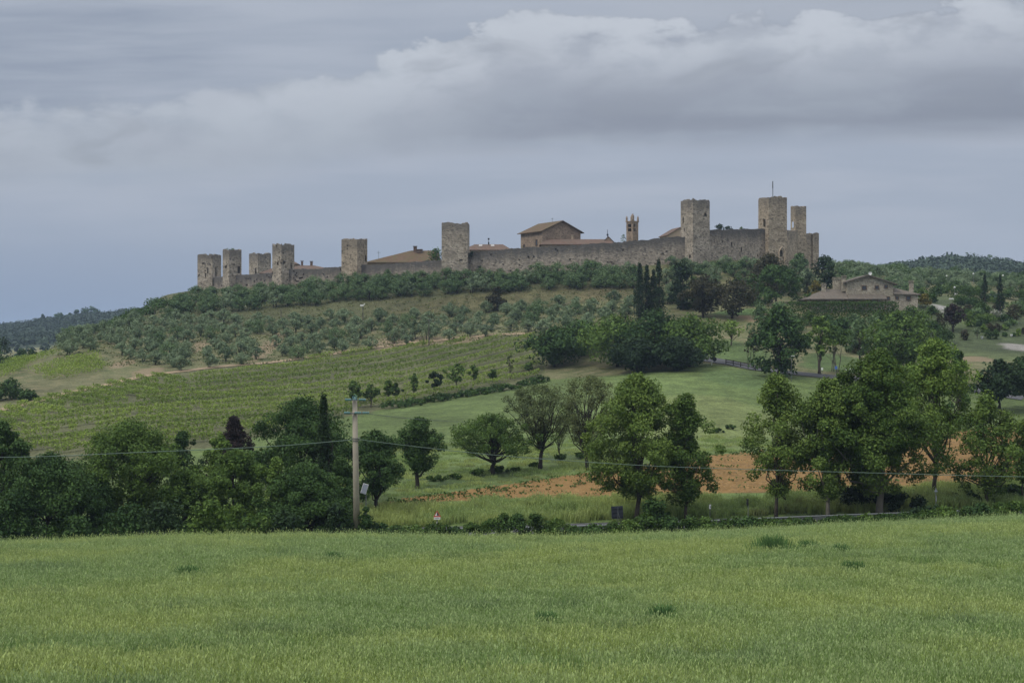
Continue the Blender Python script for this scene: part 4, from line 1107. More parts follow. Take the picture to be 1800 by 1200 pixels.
tree('thin_tree', 'bare brown shrubby tree left of the big dark tree', 1322, 282, 585, 34, 0.3, 'oval', 'brown_leaf', 813, nc=24, nl=260, leaf=0.45, nlimb=20, r0=0.12, stems=3)
tree('light_tree', 'light yellow green tree right of the big dark tree', 1440, 268, 549, 46, 0.3, 'oval', 'fresh_leaf', 814, nc=36, nl=1300, leaf=0.6, nlimb=12)
tree('light_tree', 'airy tree with many thin stems right of the light yellow green tree', 1469, 272, 570, 56, 0.42, 'spread', 'mid_leaf', 815, nc=36, nl=1200, leaf=0.55, nlimb=14, stems=5, r0=0.16, bark='bark_pale')
tree('light_tree', 'broad mid green tree below the farmhouse', 1580, 268, 541, 132, 0.05, 'round', 'mid_leaf', 816, nc=110, nl=6200, leaf=0.62, nlimb=12)
tree('light_tree', 'small olive toned tree left of the broad one below the farmhouse', 1512, 285, 556, 56, 0.1, 'round', 'olive_green', 817, nc=36, nl=1600, leaf=0.55)
tree('dark_tree', 'dark rounded tree under the clipped hedge', 1478, 312, 556, 60, 0.0, 'dome', 'dark_leaf', 818, nc=40, nl=1700, leaf=0.6)
tree('dark_tree', 'dark tree right of the broad one below the farmhouse', 1652, 250, 590, 60, 0.05, 'oval', 'dark_leaf', 819, nc=50, nl=2400, leaf=0.6)
tree('dark_tree', 'dark conifer behind the tall airy tree', 1686, 225, 612, 44, 0.05, 'tall', 'dark_leaf', 820, nc=40, nl=1900, leaf=0.55)
tree('dark_oak', 'black green oak with several trunks, left one at the right edge', 1757, 232, 628, 84, 0.22, 'round', 'deep_leaf', 821, nc=80, nl=4200, leaf=0.58, bark='bark_dark', nlimb=14, stems=2)
tree('dark_oak', 'black green oak cut by the right edge of the picture', 1815, 236, 616, 100, 0.22, 'round', 'dark_leaf', 822, nc=80, nl=4200, leaf=0.58, bark='bark_dark', nlimb=14)
CY = 'cypresses on the castle slope'
for k, (u, D, yt, w, lab) in enumerate(((1124.5, 340, 460, 27, 'left one of the close row of tall cypresses on the slope'), (1137, 342, 466, 28, 'middle one of the close row of tall cypresses on the slope'), (1149, 343, 474, 28, 'inner right one of the close row of tall cypresses on the slope'), (1157.5, 341, 454, 28, 'tallest, right one of the close row of cypresses on the slope'))):
    tree('cypress_tree', lab, u, D, yt, w, 0.0, 'cypress', 'deep_leaf', 830 + k, nc=220, nl=4200, leaf=0.34, lob=0.02, cr=0.42, squash=1.5, fill=0.5, rand=0.6, nlimb=3, bark='bark_dark', group=CY)
tree('dark_tree', 'tall black green tree right of the cypress row', 1201, 352, 454, 66, 0.0, 'tall', 'deep_leaf', 836, nc=60, nl=2600, leaf=0.7)
tree('brown_tree', 'brownish tree left of the two brown trees on the slope', 1236, 338, 478, 80, 0.1, 'round', 'brown_leaf', 837, nc=60, nl=2600, leaf=0.62, bark='bark_dark')
tree('brown_tree', 'brownish green tree right of the two brown trees on the slope', 1287, 336, 487, 88, 0.08, 'round', 'brown_leaf', 838, nc=60, nl=2800, leaf=0.62, bark='bark_dark')
tree('dome_tree', 'large dome shaped tree below the flagpole tower', 1364, 352, 462, 116, 0.0, 'dome', 'dark_leaf', 839, nc=110, nl=4800, leaf=0.62, lob=0.08, cr=1.1)
tree('dome_tree', 'wide brownish tree right behind the dome shaped tree', 1352, 372, 443, 92, 0.0, 'dome', 'brown_leaf', 840, nc=80, nl=3200, leaf=0.65, lob=0.1)
tree('pine_tree', 'black pine standing beside the farmhouse roof', 1451, 372, 446, 62, 0.05, 'tall', 'deep_leaf', 841, nc=60, nl=2600, leaf=0.62, lob=0.35, bark='bark_dark')
tree('green_tree', 'grey green tree at the foot of the last tower', 1405, 400, 444, 44, 0.0, 'dome', 'olive_green', 842, nc=40, nl=1500, leaf=0.6)
tree('green_tree', 'silver green tree between the dome shaped tree and the black pine', 1418, 378, 470, 40, 0.0, 'round', 'olive_leaf', 843, nc=40, nl=1500, leaf=0.55)
bush('golden_bush', 'golden rounded bush left of the farmhouse', 1434, 358, 490, 34, 'gold_leaf', 844, nl=1000, leaf=0.45, nc=30, lob=0.05)
tree('yellow_tree', 'yellowish cone shaped tree standing among the olives', 874, 375, 501, 36, 0.0, 'oval', 'brown_leaf', 845, ybase=546, nc=40, nl=1500, leaf=0.6, lob=0.15)
bush('olive_bush', 'grey green bush on the lawn below the brown trees', 1337, 318, 530, 44, 'olive_green', 846, nl=1000, leaf=0.5, nc=30)
bush('olive_bush', 'grey bush below the dome shaped tree', 1372, 325, 528, 50, 'olive_green', 847, nl=1000, leaf=0.5, nc=30)

# little trees along the lower edge of the vineyard
for k, (u, yb, yt, w, lm, sh, lab) in enumerate(((622, 716, 668, 34, 'mid_leaf', 'round', 'left round tree by the vineyard just above the pole'), (652, 716, 673, 28, 'mid_leaf', 'round', 'right round tree by the vineyard just above the pole'),
                                            (683, 706, 666, 20, 'mid_leaf', 'oval', 'left of two slim trees by the vineyard edge'), (696, 706, 672, 20, 'mid_leaf', 'oval', 'right of two slim trees by the vineyard edge'),
                                            (728, 700, 655, 20, 'mid_leaf', 'oval', 'slender leaning tree by the vineyard edge'), (763, 694, 652, 28, 'deep_leaf', 'round', 'small black green tree by the vineyard edge'),
                                            (803, 684, 638, 36, 'mid_leaf', 'spread', 'widest little tree by the vineyard edge'), (833, 676, 640, 20, 'mid_leaf', 'oval', 'faint narrow tree behind the widest little one'), (866, 672, 648, 18, 'mid_leaf', 'oval', 'small bushy tree near the right end of the vineyard'), (897, 666, 622, 14, 'sparse_leaf', 'vase', 'nearly bare thin tree at the right end of the vineyard'),
                                            (930, 655, 636, 22, 'mid_leaf', 'dome', 'last shrubby tree of the vineyard edge before the dark trees'))):
    tree('little_tree', lab, u, 200, yt, w, 0.3, sh, lm, 860 + k, ybase=yb, nc=24, nl=620 if k != 9 else 90, leaf=0.5, nlimb=12, r0=0.12, lob=0.3)
rng = np.random.default_rng(78)
u = 688.0; k = 0
while u < 965:
    bush('hedge_bush', 'low bush in the ragged hedge between vineyard and meadow', u, 0, 0, 1, 'dark_leaf', 900 + k) if False else None
    D = float(B_hedge(u)) + rng.uniform(-1, 1); p = on(u, D)
    bush_at('hedge_bush', 'low bush in the ragged hedge between vineyard and meadow', p, rng.uniform(0.8, 1.6), rng.uniform(1.9, 2.9), ('dark_leaf', 'hedge_leaf')[k % 2], 900 + k, nl=360, leaf=0.36, nc=14, group='low hedge below the vineyard')
    u += rng.uniform(9, 17); k += 1
for k, (u, y, w, h) in enumerate(((765, 846, 36, 0.7), (800, 842, 36, 0.7), (840, 836, 34, 0.9), (876, 832, 34, 1.0), (905, 830, 30, 0.6), (940, 822, 26, 0.6), (985, 812, 34, 1.0), (1020, 806, 34, 0.9), (1045, 803, 30, 0.8), (1262, 760, 24, 0.6), (1285, 755, 24, 0.7))):
    p = hit(u, y, 138)
    bush_at('scrub', 'patch of low scrub along the grassy edge between meadow and ploughed ground', p, h, w / 2 / F * p.y, 'hedge_leaf', 930 + k, nl=340, leaf=0.3, nc=14, group='scrub patches at the meadow edge')
for k, (u, D, yt, w, lm, lab) in enumerate(((18, 272, 664, 60, 'dark_leaf', 'dark shrub thicket left below the small vineyard'), (48, 268, 684, 40, 'dark_leaf', 'lower end of the shrub thicket at the left edge'), (-10, 270, 676, 50, 'dark_leaf', 'shrub thicket cut by the left edge of the picture'),
                                       (6, 395, 586, 44, 'deep_leaf', 'tall dark tree at the left edge below the far hill'), (-8, 380, 600, 50, 'dark_leaf', 'dark tree cut by the left edge below the far hill'), (38, 400, 610, 32, 'dark_leaf', 'round dark tree near the left edge below the far hill'), (56, 405, 611, 24, 'dark_leaf', 'smaller dark tree right of the round one below the far hill'),
                                       (188, 668, 664, 16, 'mid_leaf', 'x'))):
    if lab == 'x': continue
    bush('thicket', lab, u, D, yt, w, lm, 950 + k, nl=1100, leaf=0.55, nc=28, cat='thicket', shape='oval' if D > 300 else 'dome')

# garden right of the farmhouse
GB = 'clipped garden shrubs'
for k, (u, yb, yt, w, lm, sh, lab) in enumerate(((1627, 541, 514, 27, 'gold_leaf', 'dome', 'golden conifer shrub at the corner of the farmhouse'), (1622, 528, 504, 22, 'mid_leaf', 'round', 'bright green shrub behind the golden one'), (1638, 553, 535, 24, 'hedge_leaf', 'dome', 'layered green shrub below the golden one'),
                                            (1651, 588, 547, 30, 'brown_leaf', 'round', 'olive brown round shrub left of the purple tree'), (1727, 552, 529, 27, 'hedge_leaf', 'round', 'round green clipped shrub below the left cypress'),
                                            (1733, 568, 549, 25, 'mid_leaf', 'round', 'round green shrub in front of the white flowering one'), (1748, 563, 544, 40, 'white_bloom', 'dome', 'white flowering shrub between the clipped garden shrubs'), (1723, 575, 561, 20, 'hedge_leaf', 'dome', 'low green shrub left of the dark reddish ones'),
                                            (1729, 585, 569, 14, 'fresh_leaf', 'dome', 'fresh green little shrub below the low green one'), (1741, 582, 567, 16, 'brown_leaf', 'round', 'left of two reddish brown round shrubs'), (1754, 583, 568, 16, 'brown_leaf', 'round', 'right of two reddish brown round shrubs'), (1738, 596, 576, 16, 'hedge_leaf', 'round', 'left of the two largest clipped balls by the lawn'),
                                            (1750, 596, 576, 16, 'hedge_leaf', 'round', 'right of the two largest clipped balls by the lawn'), (1696, 598, 578, 20, 'brown_leaf', 'round', 'dark reddish clipped ball at the left edge of the lawn'), (1766, 592, 583, 10, 'dark_leaf', 'round', 'small dark clipped ball by the lawn'), (1782, 591, 584, 9, 'dark_leaf', 'round', 'tiny dark shrub left of the pointed bright one'),
                                            (1791, 591, 577, 14, 'fresh_leaf', 'tall', 'pointed bright green shrub by the lawn'), (1799, 588, 575, 11, 'brown_leaf', 'round', 'reddish shrub at the right edge by the lawn'), (1771, 574, 562, 17, 'olive_green', 'dome', 'grey green low shrub right of the flowering one'), (1782, 566, 530, 40, 'brown_leaf', 'round', 'large olive brown shrub right of the right cypress'),
                                            (1681, 522, 488, 34, 'dark_leaf', 'round', 'dark round tree shaped shrub behind the globe lamps'), (1637, 486, 468, 34, 'deep_leaf', 'dome', 'black green shrub on the hillside behind the farmhouse'), (1797, 500, 474, 28, 'dark_leaf', 'round', 'dark shrub at the right edge on the hillside'), (1765, 580, 570, 14, 'fresh_leaf', 'dome', 'light green shrub right of the reddish pair'), (1705, 575, 545, 22, 'mid_leaf', 'dome', 'feathery green shrub right of the purple tree'))):
    bush('garden_shrub', lab, u, 285, yt, w, lm, 1000 + k, ybase=yb, nl=560, leaf=0.34 if w < 20 else 0.45, nc=30, shape=sh, lob=0.06, group=GB)
tree('purple_tree', 'dark purple brown tree with a short trunk in the garden', 1675, 300, 532, 42, 0.22, 'round', 'purple_leaf', 1040, ybase=584, nc=40, nl=1500, leaf=0.5, bark='bark_dark', r0=0.25)
tree('cypress_tree', 'left of the two slim cypresses in the garden', 1731, 330, 482, 18, 0.0, 'cypress', 'deep_leaf', 1041, ybase=534, nc=120, nl=2200, leaf=0.32, lob=0.02, cr=0.34, squash=1.6, nlimb=2, fill=0.5, rand=0.6)
tree('cypress_tree', 'right of the two slim cypresses in the garden', 1758, 330, 483, 19, 0.0, 'cypress', 'deep_leaf', 1042, ybase=550, nc=120, nl=2200, leaf=0.32, lob=0.02, cr=0.34, squash=1.6, nlimb=2, fill=0.5, rand=0.6)
tree('small_olive', 'little silvery tree on the edge of the lawn', 1718, 285, 573, 17, 0.3, 'round', 'olive_leaf', 1043, ybase=596, nc=14, nl=300, leaf=0.3, r0=0.07)

for k, (u, yb, yt, w, lm) in enumerate(((1648, 520, 500, 34, 'dark_leaf'), (1662, 516, 497, 30, 'olive_green'), (1700, 524, 498, 36, 'dark_leaf'), (1716, 522, 502, 30, 'hedge_leaf'), (1640, 532, 512, 26, 'dark_leaf'), (1690, 536, 516, 36, 'hedge_leaf'), (1712, 540, 520, 32, 'dark_leaf'), (1745, 532, 510, 34, 'olive_green'), (1775, 526, 500, 40, 'dark_leaf'), (1798, 530, 506, 34, 'hedge_leaf'), (1720, 556, 540, 28, 'olive_green'), (1800, 556, 536, 34, 'dark_leaf'), (1672, 552, 535, 28, 'hedge_leaf'), (1785, 548, 526, 36, 'olive_green'))):
    bush('garden_shrub', 'one of the tall dark shrubs screening the drive behind the garden', u, 330, yt, w, lm, 1660 + k, ybase=yb, nl=1000, leaf=0.42, nc=30, shape='round', lob=0.1, group='tall shrubs behind the garden')
# more shrubs filling the garden and the slope below the farmhouse
rng = np.random.default_rng(55)
for k in range(34):
    u = rng.uniform(1640, 1806); y = rng.uniform(530, 578)
    if u < 1700 and y > 560 or u < 1668: continue
    p = hit(u, y, 300)
    if p: bush_at('garden_shrub', 'one of the mixed small shrubs crowding the garden right of the farmhouse', p, rng.uniform(1.1, 2.4), rng.uniform(1.0, 2.1), ('hedge_leaf', 'mid_leaf', 'dark_leaf', 'olive_green', 'brown_leaf')[k % 5], 1500 + k, nl=380, leaf=0.36, nc=22, lob=0.08, group='mixed small garden shrubs')
for k, (u, y, w, lm) in enumerate(((1398, 582, 46, 'dark_leaf'), (1425, 572, 40, 'hedge_leaf'), (1455, 580, 44, 'dark_leaf'), (1535, 585, 50, 'olive_green'), (1545, 572, 44, 'hedge_leaf'), (1620, 575, 50, 'mid_leaf'), (1640, 590, 46, 'dark_leaf'), (1660, 604, 40, 'hedge_leaf'), (1500, 575, 40, 'olive_green'), (1530, 618, 46, 'mid_leaf'), (1410, 612, 40, 'mid_leaf'), (1600, 566, 50, 'dark_leaf'))):
    p = hit(u, y, 262)
    if p: bush_at('slope_bush', 'one of the leafy bushes on the slope under the farmhouse hedge', p, w * 0.085, w / 2 / F * p.y, lm, 1560 + k, nl=800, leaf=0.42, nc=26, group='bushes under the farmhouse hedge')
for k in range(30):
    u = rng.uniform(1175, 1425); y = rng.uniform(478, 556)
    if y > 540 and u > 1230 and u < 1330: continue
    p = hit(u, y, 318)
    if p: bush_at('slope_bush', 'one of the grey green bushes between the trees below the right hand towers', p, rng.uniform(2.0, 3.6), rng.uniform(1.6, 2.6), ('olive_leaf', 'olive_green', 'hedge_leaf')[k % 3], 1580 + k, nl=700, leaf=0.36, nc=24, group='bushes below the right hand towers')
for k in range(16):
    u = 1190 + k * 16 + rng.uniform(-5, 5); p = hit(u, float(lerp_pts([(1190, 478), (1430, 462)], u)) + rng.uniform(-3, 6), 360)
    if p: bush_at('slope_bush', 'one of the round bushes hugging the foot of the right hand walls', p, rng.uniform(1.8, 3.2), rng.uniform(1.5, 2.3), ('olive_green', 'dark_leaf')[k % 2], 1620 + k, nl=600, leaf=0.36, nc=22, group='bushes at the foot of the right hand walls')

# ------------------------------------------------------------------ olive trees
protos = []
for k in range(9):
    rng = np.random.default_rng(1100 + k)
    r = empty('olive_tree', (0, 0, 0))
    H = rng.uniform(3.4, 4.1); R = rng.uniform(2.1, 2.6)
    V, Q, tint, c = make_crown(H, R, 0.06 if k > 5 else 0.16, 'round', 42, 2100, 0.25, rng, cr=0.62, lob=0.10, fill=0.45, squash=0.9, rand=0.5, up=0.6)
    link_mesh('crown', np_mesh('crown', V, Q, M['olive_leaf' if k < 6 else 'olive_green'], tint), r)
    link_mesh('trunk', trunk_mesh('trunk', H, 0.2, c, rng, 'bark_dark', 7, top=0.6, stems=1 + k % 2), r)
    protos.append(r)
spots = []
rng = np.random.default_rng(5)


def ok(p, dmin=3.6): return all((p.x - q[0].x) ** 2 + (p.y - q[0].y) ** 2 > dmin ** 2 for q in spots)


# two rows at the foot of the wall
for row, (yb0, lab, n_) in enumerate((([(312, 540), (350, 533), (420, 527), (500, 521), (620, 507), (800, 497), (900, 493), (1000, 489), (1100, 485)], 'silvery green olive tree in the row right at the foot of the town wall', 40),
                                      ([(312, 546), (350, 540), (420, 534), (500, 528), (620, 516), (800, 505), (900, 501), (1000, 497), (1100, 494)], 'dark green olive bush squeezed between the two olive rows under the wall', 36),
                                      ([(312, 552), (390, 548), (480, 541), (620, 528), (800, 516), (900, 512), (1000, 508), (1100, 505)], 'silvery green olive tree in the second row below the town wall', 38))):
    for u in np.linspace(312, 1108, n_):
        p = hit(u + rng.uniform(-7, 7), float(lerp_pts(yb0, u)) + rng.uniform(-2, 2), 330)
        if p and ok(p, 2.3): spots.append((p, lab, 'olive rows under the wall', rng.uniform(0.95, 1.28), rng.choice([6, 7, 8, 6, 7, 8, 1])))
# foot of the right hand towers
for u, y in ((1090, 492), (1110, 478), (1180, 470), (1170, 500), (1205, 480), (1240, 478), (1255, 490), (1275, 472), (1290, 486), (1310, 470), (1325, 478), (1250, 505), (1180, 520), (1175, 535), (1110, 505), (1400, 470), (1390, 485), (1310, 500)):
    p = hit(u, y, 330)
    if p and ok(p, 2.5): spots.append((p, 'olive tree among the shrubs below the right hand towers', 'olives below the right hand towers', rng.uniform(0.9, 1.2), rng.integers(0, 9)))
# the grove: rows across the slope
x_ax = np.array([0.76, 0.65])
for i in range(-30, 30):
    for j in range(-30, 30):
        q = np.array([-45.0, 365.0]) + i * 6.9 * x_ax + j * 6.3 * np.array([-0.65, 0.76]) + rng.normal(0, 0.45, 2)
        if q[1] < 300 or q[1] > 425: continue
        z = ground(*q); u = q[0] / q[1] * F + 900; y = 600 - z / q[1] * F
        lo = float(lerp_pts([(100, 626), (190, 614), (232, 640), (300, 664), (400, 648), (480, 640), (590, 624), (660, 616), (760, 606), (850, 594), (950, 592), (1110, 568)], u))
        hi = float(lerp_pts([(100, 600), (250, 566), (300, 557), (400, 562), (500, 560), (640, 560), (800, 550), (900, 545), (1000, 534), (1110, 528)], u))
        if u < 108 or u > 1112 or not (hi < y < lo): continue
        if 457 < u < 478 and y > 585: continue
        if 662 < u < 690 and y > 596: continue
        if 335 < u < 352 and y > 600: continue
        p = Vector((q[0], q[1], z))
        if ok(p, 3.6): spots.append((p, 'silvery olive tree in the grove between the town wall and the dirt track', 'olives of the big grove', rng.uniform(0.72, 1.12), rng.integers(0, 7)))
# hillside behind the farmhouse
for i in range(-16, 18):
    for j in range(-2, 28):
        q = np.array([128.0, 385.0]) + i * 6.6 * np.array([0.97, 0.25]) + j * 6.6 * np.array([-0.25, 0.97]) + rng.normal(0, 1.3, 2)
        z = ground(*q); u = q[0] / q[1] * F + 900; y = 600 - z / q[1] * F
        if not (1462 < u < 1815 and 462 < y < 528 and q[1] < 560): continue
        if 1400 < u < 1612 and q[1] < 372: continue
        if u > 1615 and y > 516 or 1640 < u < 1672 and y > 508 or rng.random() < 0.06: continue
        p = Vector((q[0], q[1], z))
        if ok(p, 4.5): spots.append((p, 'grey green olive tree on the hillside behind the farmhouse', 'olives behind the farmhouse', rng.uniform(0.9, 1.25), rng.choice([0, 3, 6, 7, 8])))
spots.sort(key=lambda s: s[0].y)
print('olives', len(spots))
spots.sort(key=lambda s: -s[3] / s[0].y)
used = set()
for p, lab, grp, sc_, k in spots[:300]:
    k = int(k)
    o = protos[k] if k not in used else copy_tree(protos[k]); used.add(k)
    o.location = (p.x, p.y, p.z - 0.1); o.rotation_euler = (0, 0, random.uniform(0, 6.28)); s = float(sc_); o.scale = (s, s, s * random.uniform(.9, 1.1))
    tag(o, lab, 'olive tree', grp)
rest = []                                                # what is left over past 300 stands farthest: one mass
for p, lab, grp, sc_, k in spots[300:]:
    me = protos[int(k)].children[0].data if protos[int(k)].children[0].name.startswith('crown') else protos[int(k)].children[1].data
    co = np.empty(len(me.vertices) * 3, dtype=np.float32); me.vertices.foreach_get('co', co); co = co.reshape(-1, 4, 3)[::2] * float(sc_) * 1.1
    a_ = random.uniform(0, 6.28); ca_, sa_ = math.cos(a_), math.sin(a_)
    co = np.stack([co[..., 0] * ca_ - co[..., 1] * sa_, co[..., 0] * sa_ + co[..., 1] * ca_, co[..., 2]], -1) + np.array([p.x, p.y, p.z - 0.2])
    mid = co.mean((1,), keepdims=True); rest.append((mid + (co - mid) * 1.4).reshape(-1, 3))
if rest:
    V = np.concatenate(rest); org = V.mean(0); rng = np.random.default_rng(3)
    T_ = np.repeat(np.clip(rng.normal(0.4, 0.18, len(V) // 40 + 1), 0, 1), 10)[:len(V) // 4]
    tag(link_mesh('olive_wood', np_mesh('olive_wood', V - org, np.arange(len(V)).reshape(-1, 4), M['olive_leaf'], np.clip(T_ + rng.normal(0, .1, len(T_)), 0, 1)), None, tuple(org)), 'mass of grey green olive trees on the far parts of the slopes', 'olive trees', kind='stuff')
for k in range(9):
    if k not in used:
        for ch in list(protos[k].children): bpy.data.objects.remove(ch)
        bpy.data.objects.remove(protos[k])

# ------------------------------------------------------------------ vine rows
def vine_row(pts, label, group, seed, h=1.2, dens=80.0, leaf=0.24):
    rng = np.random.default_rng(seed)
    P = []; O = []
    for a, b in zip(pts[:-1], pts[1:]):
        a = np.array(a); b = np.array(b); L = np.hypot(*(b - a)); t = (b - a) / max(L, 1e-6); nn = np.array([-t[1], t[0]])
        n_ = int(L * dens)
        s_ = rng.uniform(0, L, n_)
        s_ = np.round(s_ / 1.1) * 1.1 + rng.normal(0, 0.30, n_)         # single vines
        keep = vnoise(a[0] + s_ * t[0], a[1] + s_ * t[1], 3.0, seed) > -0.80
        s_ = s_[keep]; n_ = len(s_)
        off = rng.normal(0, 0.22, n_)
        xy = a + np.outer(s_, t) + np.outer(off, nn)
        zz = np.array([ground(x, y) for x, y in xy]) if n_ else np.zeros(0)
        hh = rng.beta(2.2, 1.4, n_) * h * (1 + 0.25 * vnoise(xy[:, 0], xy[:, 1], 2.0, seed + 1)) + 0.15
        P.append(np.column_stack([xy, zz + hh])); O.append(np.column_stack([np.outer(np.sign(off), nn), np.full(n_, 0.4)]))
    P = np.concatenate(P); O = np.concatenate(O)
    if len(P) < 10: return None
    org = P.mean(0)
    V, Q = leaf_cards(P - org, O, leaf, rng, 0.75, 0.5, 0.8)
    tint = np.clip(0.45 + 0.35 * rng.beta(2, 2, len(P)) + 0.25 * vnoise(P[:, 0], P[:, 1], 14, 5), 0, 1)
    o = link_mesh('vine_row', np_mesh('vine_row', V, Q, M['vine_leaf'], tint), None, tuple(org))
    return tag(o, label, 'vine row', group)


def clip_row(a, dvec, length, inside, step=1.0):
    pts = []; best = []
    for t in np.arange(0, length, step):
        q = a + dvec * t
        u = q[0] / q[1] * F + 900
        if q[1] > 120 and inside(u, q[1]): pts.append(q)
        else:
            if len(pts) > len(best): best = pts
            pts = []
    return best if len(best) > len(pts) else pts


dvec = np.array([0.745, 0.667]); nvec = np.array([0.667, -0.745])
n_rows = 0
for k in range(-6, 15):
    a = np.array([-110.0, 228.0]) + nvec * (k * 7.2 - 8) - dvec * 30
    row = clip_row(a, dvec, 230, lambda u, d_: -60 < u < 955 and B_hedge(u) + 3 < d_ < B_track(u) - 5 and 600 - ground((u - 900) / F * d_, d_) / d_ * F < 800 and not (u < 335 and d_ > B_track(u) - 34))
    if len(row) > 8:
        if vine_row(row[::3] + [row[-1]], 'yellow green vine row running parallel to the dirt track', 'vine rows of the large vineyard', 2020 + k): n_rows += 1
for k in range(22):
    a = np.array([-122.0, 238.0]) + dvec * (k * 4.2 - 12) + nvec * -28
    row = clip_row(a, nvec, 90, lambda u, d_: -60 < u < 330 and B_track(u) - 33 < d_ < B_track(u) - 2.5)
    if len(row) > 5: vine_row(row[::3] + [row[-1]], 'short vine row running downhill from the dirt track at the left', 'short vine rows at the left', 2100 + k)


def in_poly(u, y, poly):
    r = False; j = len(poly) - 1
    for i in range(len(poly)):
        if (poly[i][1] > y) != (poly[j][1] > y) and u < (poly[j][0] - poly[i][0]) * (y - poly[i][1]) / (poly[j][1] - poly[i][1]) + poly[i][0]: r = not r
        j = i
    return r


UPV = [(50, 655), (172, 620), (190, 652), (85, 674)]
UPV2 = [(-60, 668), (0, 647), (60, 628), (108, 610), (112, 622), (60, 640), (30, 660), (-60, 690)]
dv2 = np.array([0.93, 0.37]); nv2 = np.array([-0.37, 0.93])
for k in range(30):
    a = np.array([-140.0, 262.0]) + nv2 * k * 3.4
    for poly, lab, grp, sd_ in ((UPV, 'dense green vine row in the small upper vineyard', 'vine rows of the small upper vineyard', 2200), (UPV2, 'green vine row on the crest at the left edge', 'vine rows on the left crest', 2300)):
        row = clip_row(a, dv2, 110, lambda u, d_: in_poly(u, 600 - ground((u - 900) / F * d_, d_) / d_ * F, poly) and d_ < 345)
        if len(row) > 3: vine_row(row[::2] + [row[-1]], lab, grp, sd_ + k, h=1.6, dens=55)

# ------------------------------------------------------------------ far woods and the trees on the skyline
def wood(name, label, u0, u1, D0, D1, n, R, leafm, seed, leaf, per=36, keep=None):
    rng = np.random.default_rng(seed)
    Ps = []; Os = []; Ts = []
    for _ in range(n):
        D = rng.uniform(D0, D1); u = rng.uniform(u0, u1); x = (u - 900) / F * D
        if keep and not keep(u, D, x): continue
        z = ground(x, D); r = R * rng.uniform(0.6, 1.35)
        dv = rng.normal(0, 1, (per, 3)); dv /= np.linalg.norm(dv, axis=1)[:, None]; dv[:, 2] = np.abs(dv[:, 2]) * 1.0
        q = dv * r * (0.6 + 0.4 * rng.uniform(0, 1, per))[:, None] * np.array([1, 1, 1.15]) + np.array([x, D, z + r * 0.3])
        Ps.append(q); Os.append(dv); Ts.append(np.clip(rng.normal(0.45, 0.2) + rng.normal(0, 0.12, per), 0, 1))
    P = np.concatenate(Ps); O = np.concatenate(Os); T_ = np.concatenate(Ts)
    org = P.mean(0)
    V, Q = leaf_cards(P - org, O, leaf, rng, 0.8, 0.4, 0.5)
    o = link_mesh(name, np_mesh(name, V, Q, M[leafm], T_), None, tuple(org))
    return tag(o, label, 'wood', kind='stuff')


wood('far_wood', 'hazy wooded hillside on the skyline at the left', -300, 420, 1060, 1540, 3400, 4.5, 'far_haze_leaf', 61, 2.3, keep=lambda u, D, x: vnoise(np.array([x]), np.array([D]), 60, 8)[0] > -0.55 or D > 1440)
wood('valley_wood', 'scattered hazy trees in the far valley at the left', -200, 240, 700, 1060, 260, 4.5, 'far_haze_leaf', 62, 2.4, keep=lambda u, D, x: vnoise(np.array([x]), np.array([D]), 50, 12)[0] > 0.0)
wood('far_wood', 'wooded hill on the skyline at the right', 1440, 2200, 640, 1130, 3600, 4.6, 'far_haze_leaf', 63, 2.0)
wood('hill_wood', 'belt of grey green trees where the hillside behind the farmhouse meets the far hill', 1440, 1900, 545, 640, 420, 2.3, 'olive_green', 64, 0.9, per=70)
wood('hill_wood', 'belt of trees behind the left end of the olive grove', 60, 320, 405, 440, 70, 2.2, 'dark_leaf', 65, 0.5, per=150, keep=lambda u, D, x: ground(x, D) / D * F > lerp_pts([(60, -10), (320, 40)], u))
for k, (u, D, yt, w, sh, lab) in enumerate(((75, 1470, 552, 9, 'oval', 'small dark tree on the far skyline, leftmost of a scattered line'), (104, 1470, 549, 24, 'spread', 'flat crowned tree on the far skyline'), (123, 1470, 549.5, 12, 'round', 'small round tree between two larger ones on the far skyline'),
                                       (135, 1475, 543, 15, 'oval', 'upright tree left of the broadest one on the far skyline'), (160, 1480, 537.5, 38, 'round', 'broadest tree on the far skyline at the left'))):
    tree('skyline_tree', lab, u, D, yt, w, 0.15, sh, 'dark_leaf', 1200 + k, nc=30, nl=700, leaf=2.0, nlimb=6, group='trees on the far skyline')
hedge('far_hedge', 'long dark tree belt on the far skyline left of the town', [(on(222, 1490).x, 1490), (on(272, 1500).x, 1500)], 6.0, 6, 'dark_leaf', 66, 2.2, 3)
for k, (u, yt, w, sh, lab) in enumerate(((1665, 443, 5, 'cypress', 'leftmost of the tiny cypresses on the right skyline'), (1673, 442, 5, 'cypress', 'middle one of the tiny cypresses on the right skyline'), (1679, 446, 5, 'cypress', 'rightmost of the tiny cypresses on the right skyline'), (1622, 449, 9, 'oval', 'small dark conifer on the right skyline'), (1697, 447, 26, 'dome', 'rounded tree on top of the right skyline'), (1565, 460, 24, 'dome', 'rounded tree at the left end of the right skyline'))):
    tree('skyline_tree', lab, u, 1060, yt, w, 0.05, sh, 'dark_leaf', 1210 + k, nc=24, nl=420, leaf=1.4, nlimb=3, group='trees on the far skyline')
tag(MB().tube([on(1759, 1080), lift(1759, 452, 1080)], 0.3, 5).build('radio_mast', M['thin_wire']), 'thin mast on the wooded skyline at the right', 'mast')

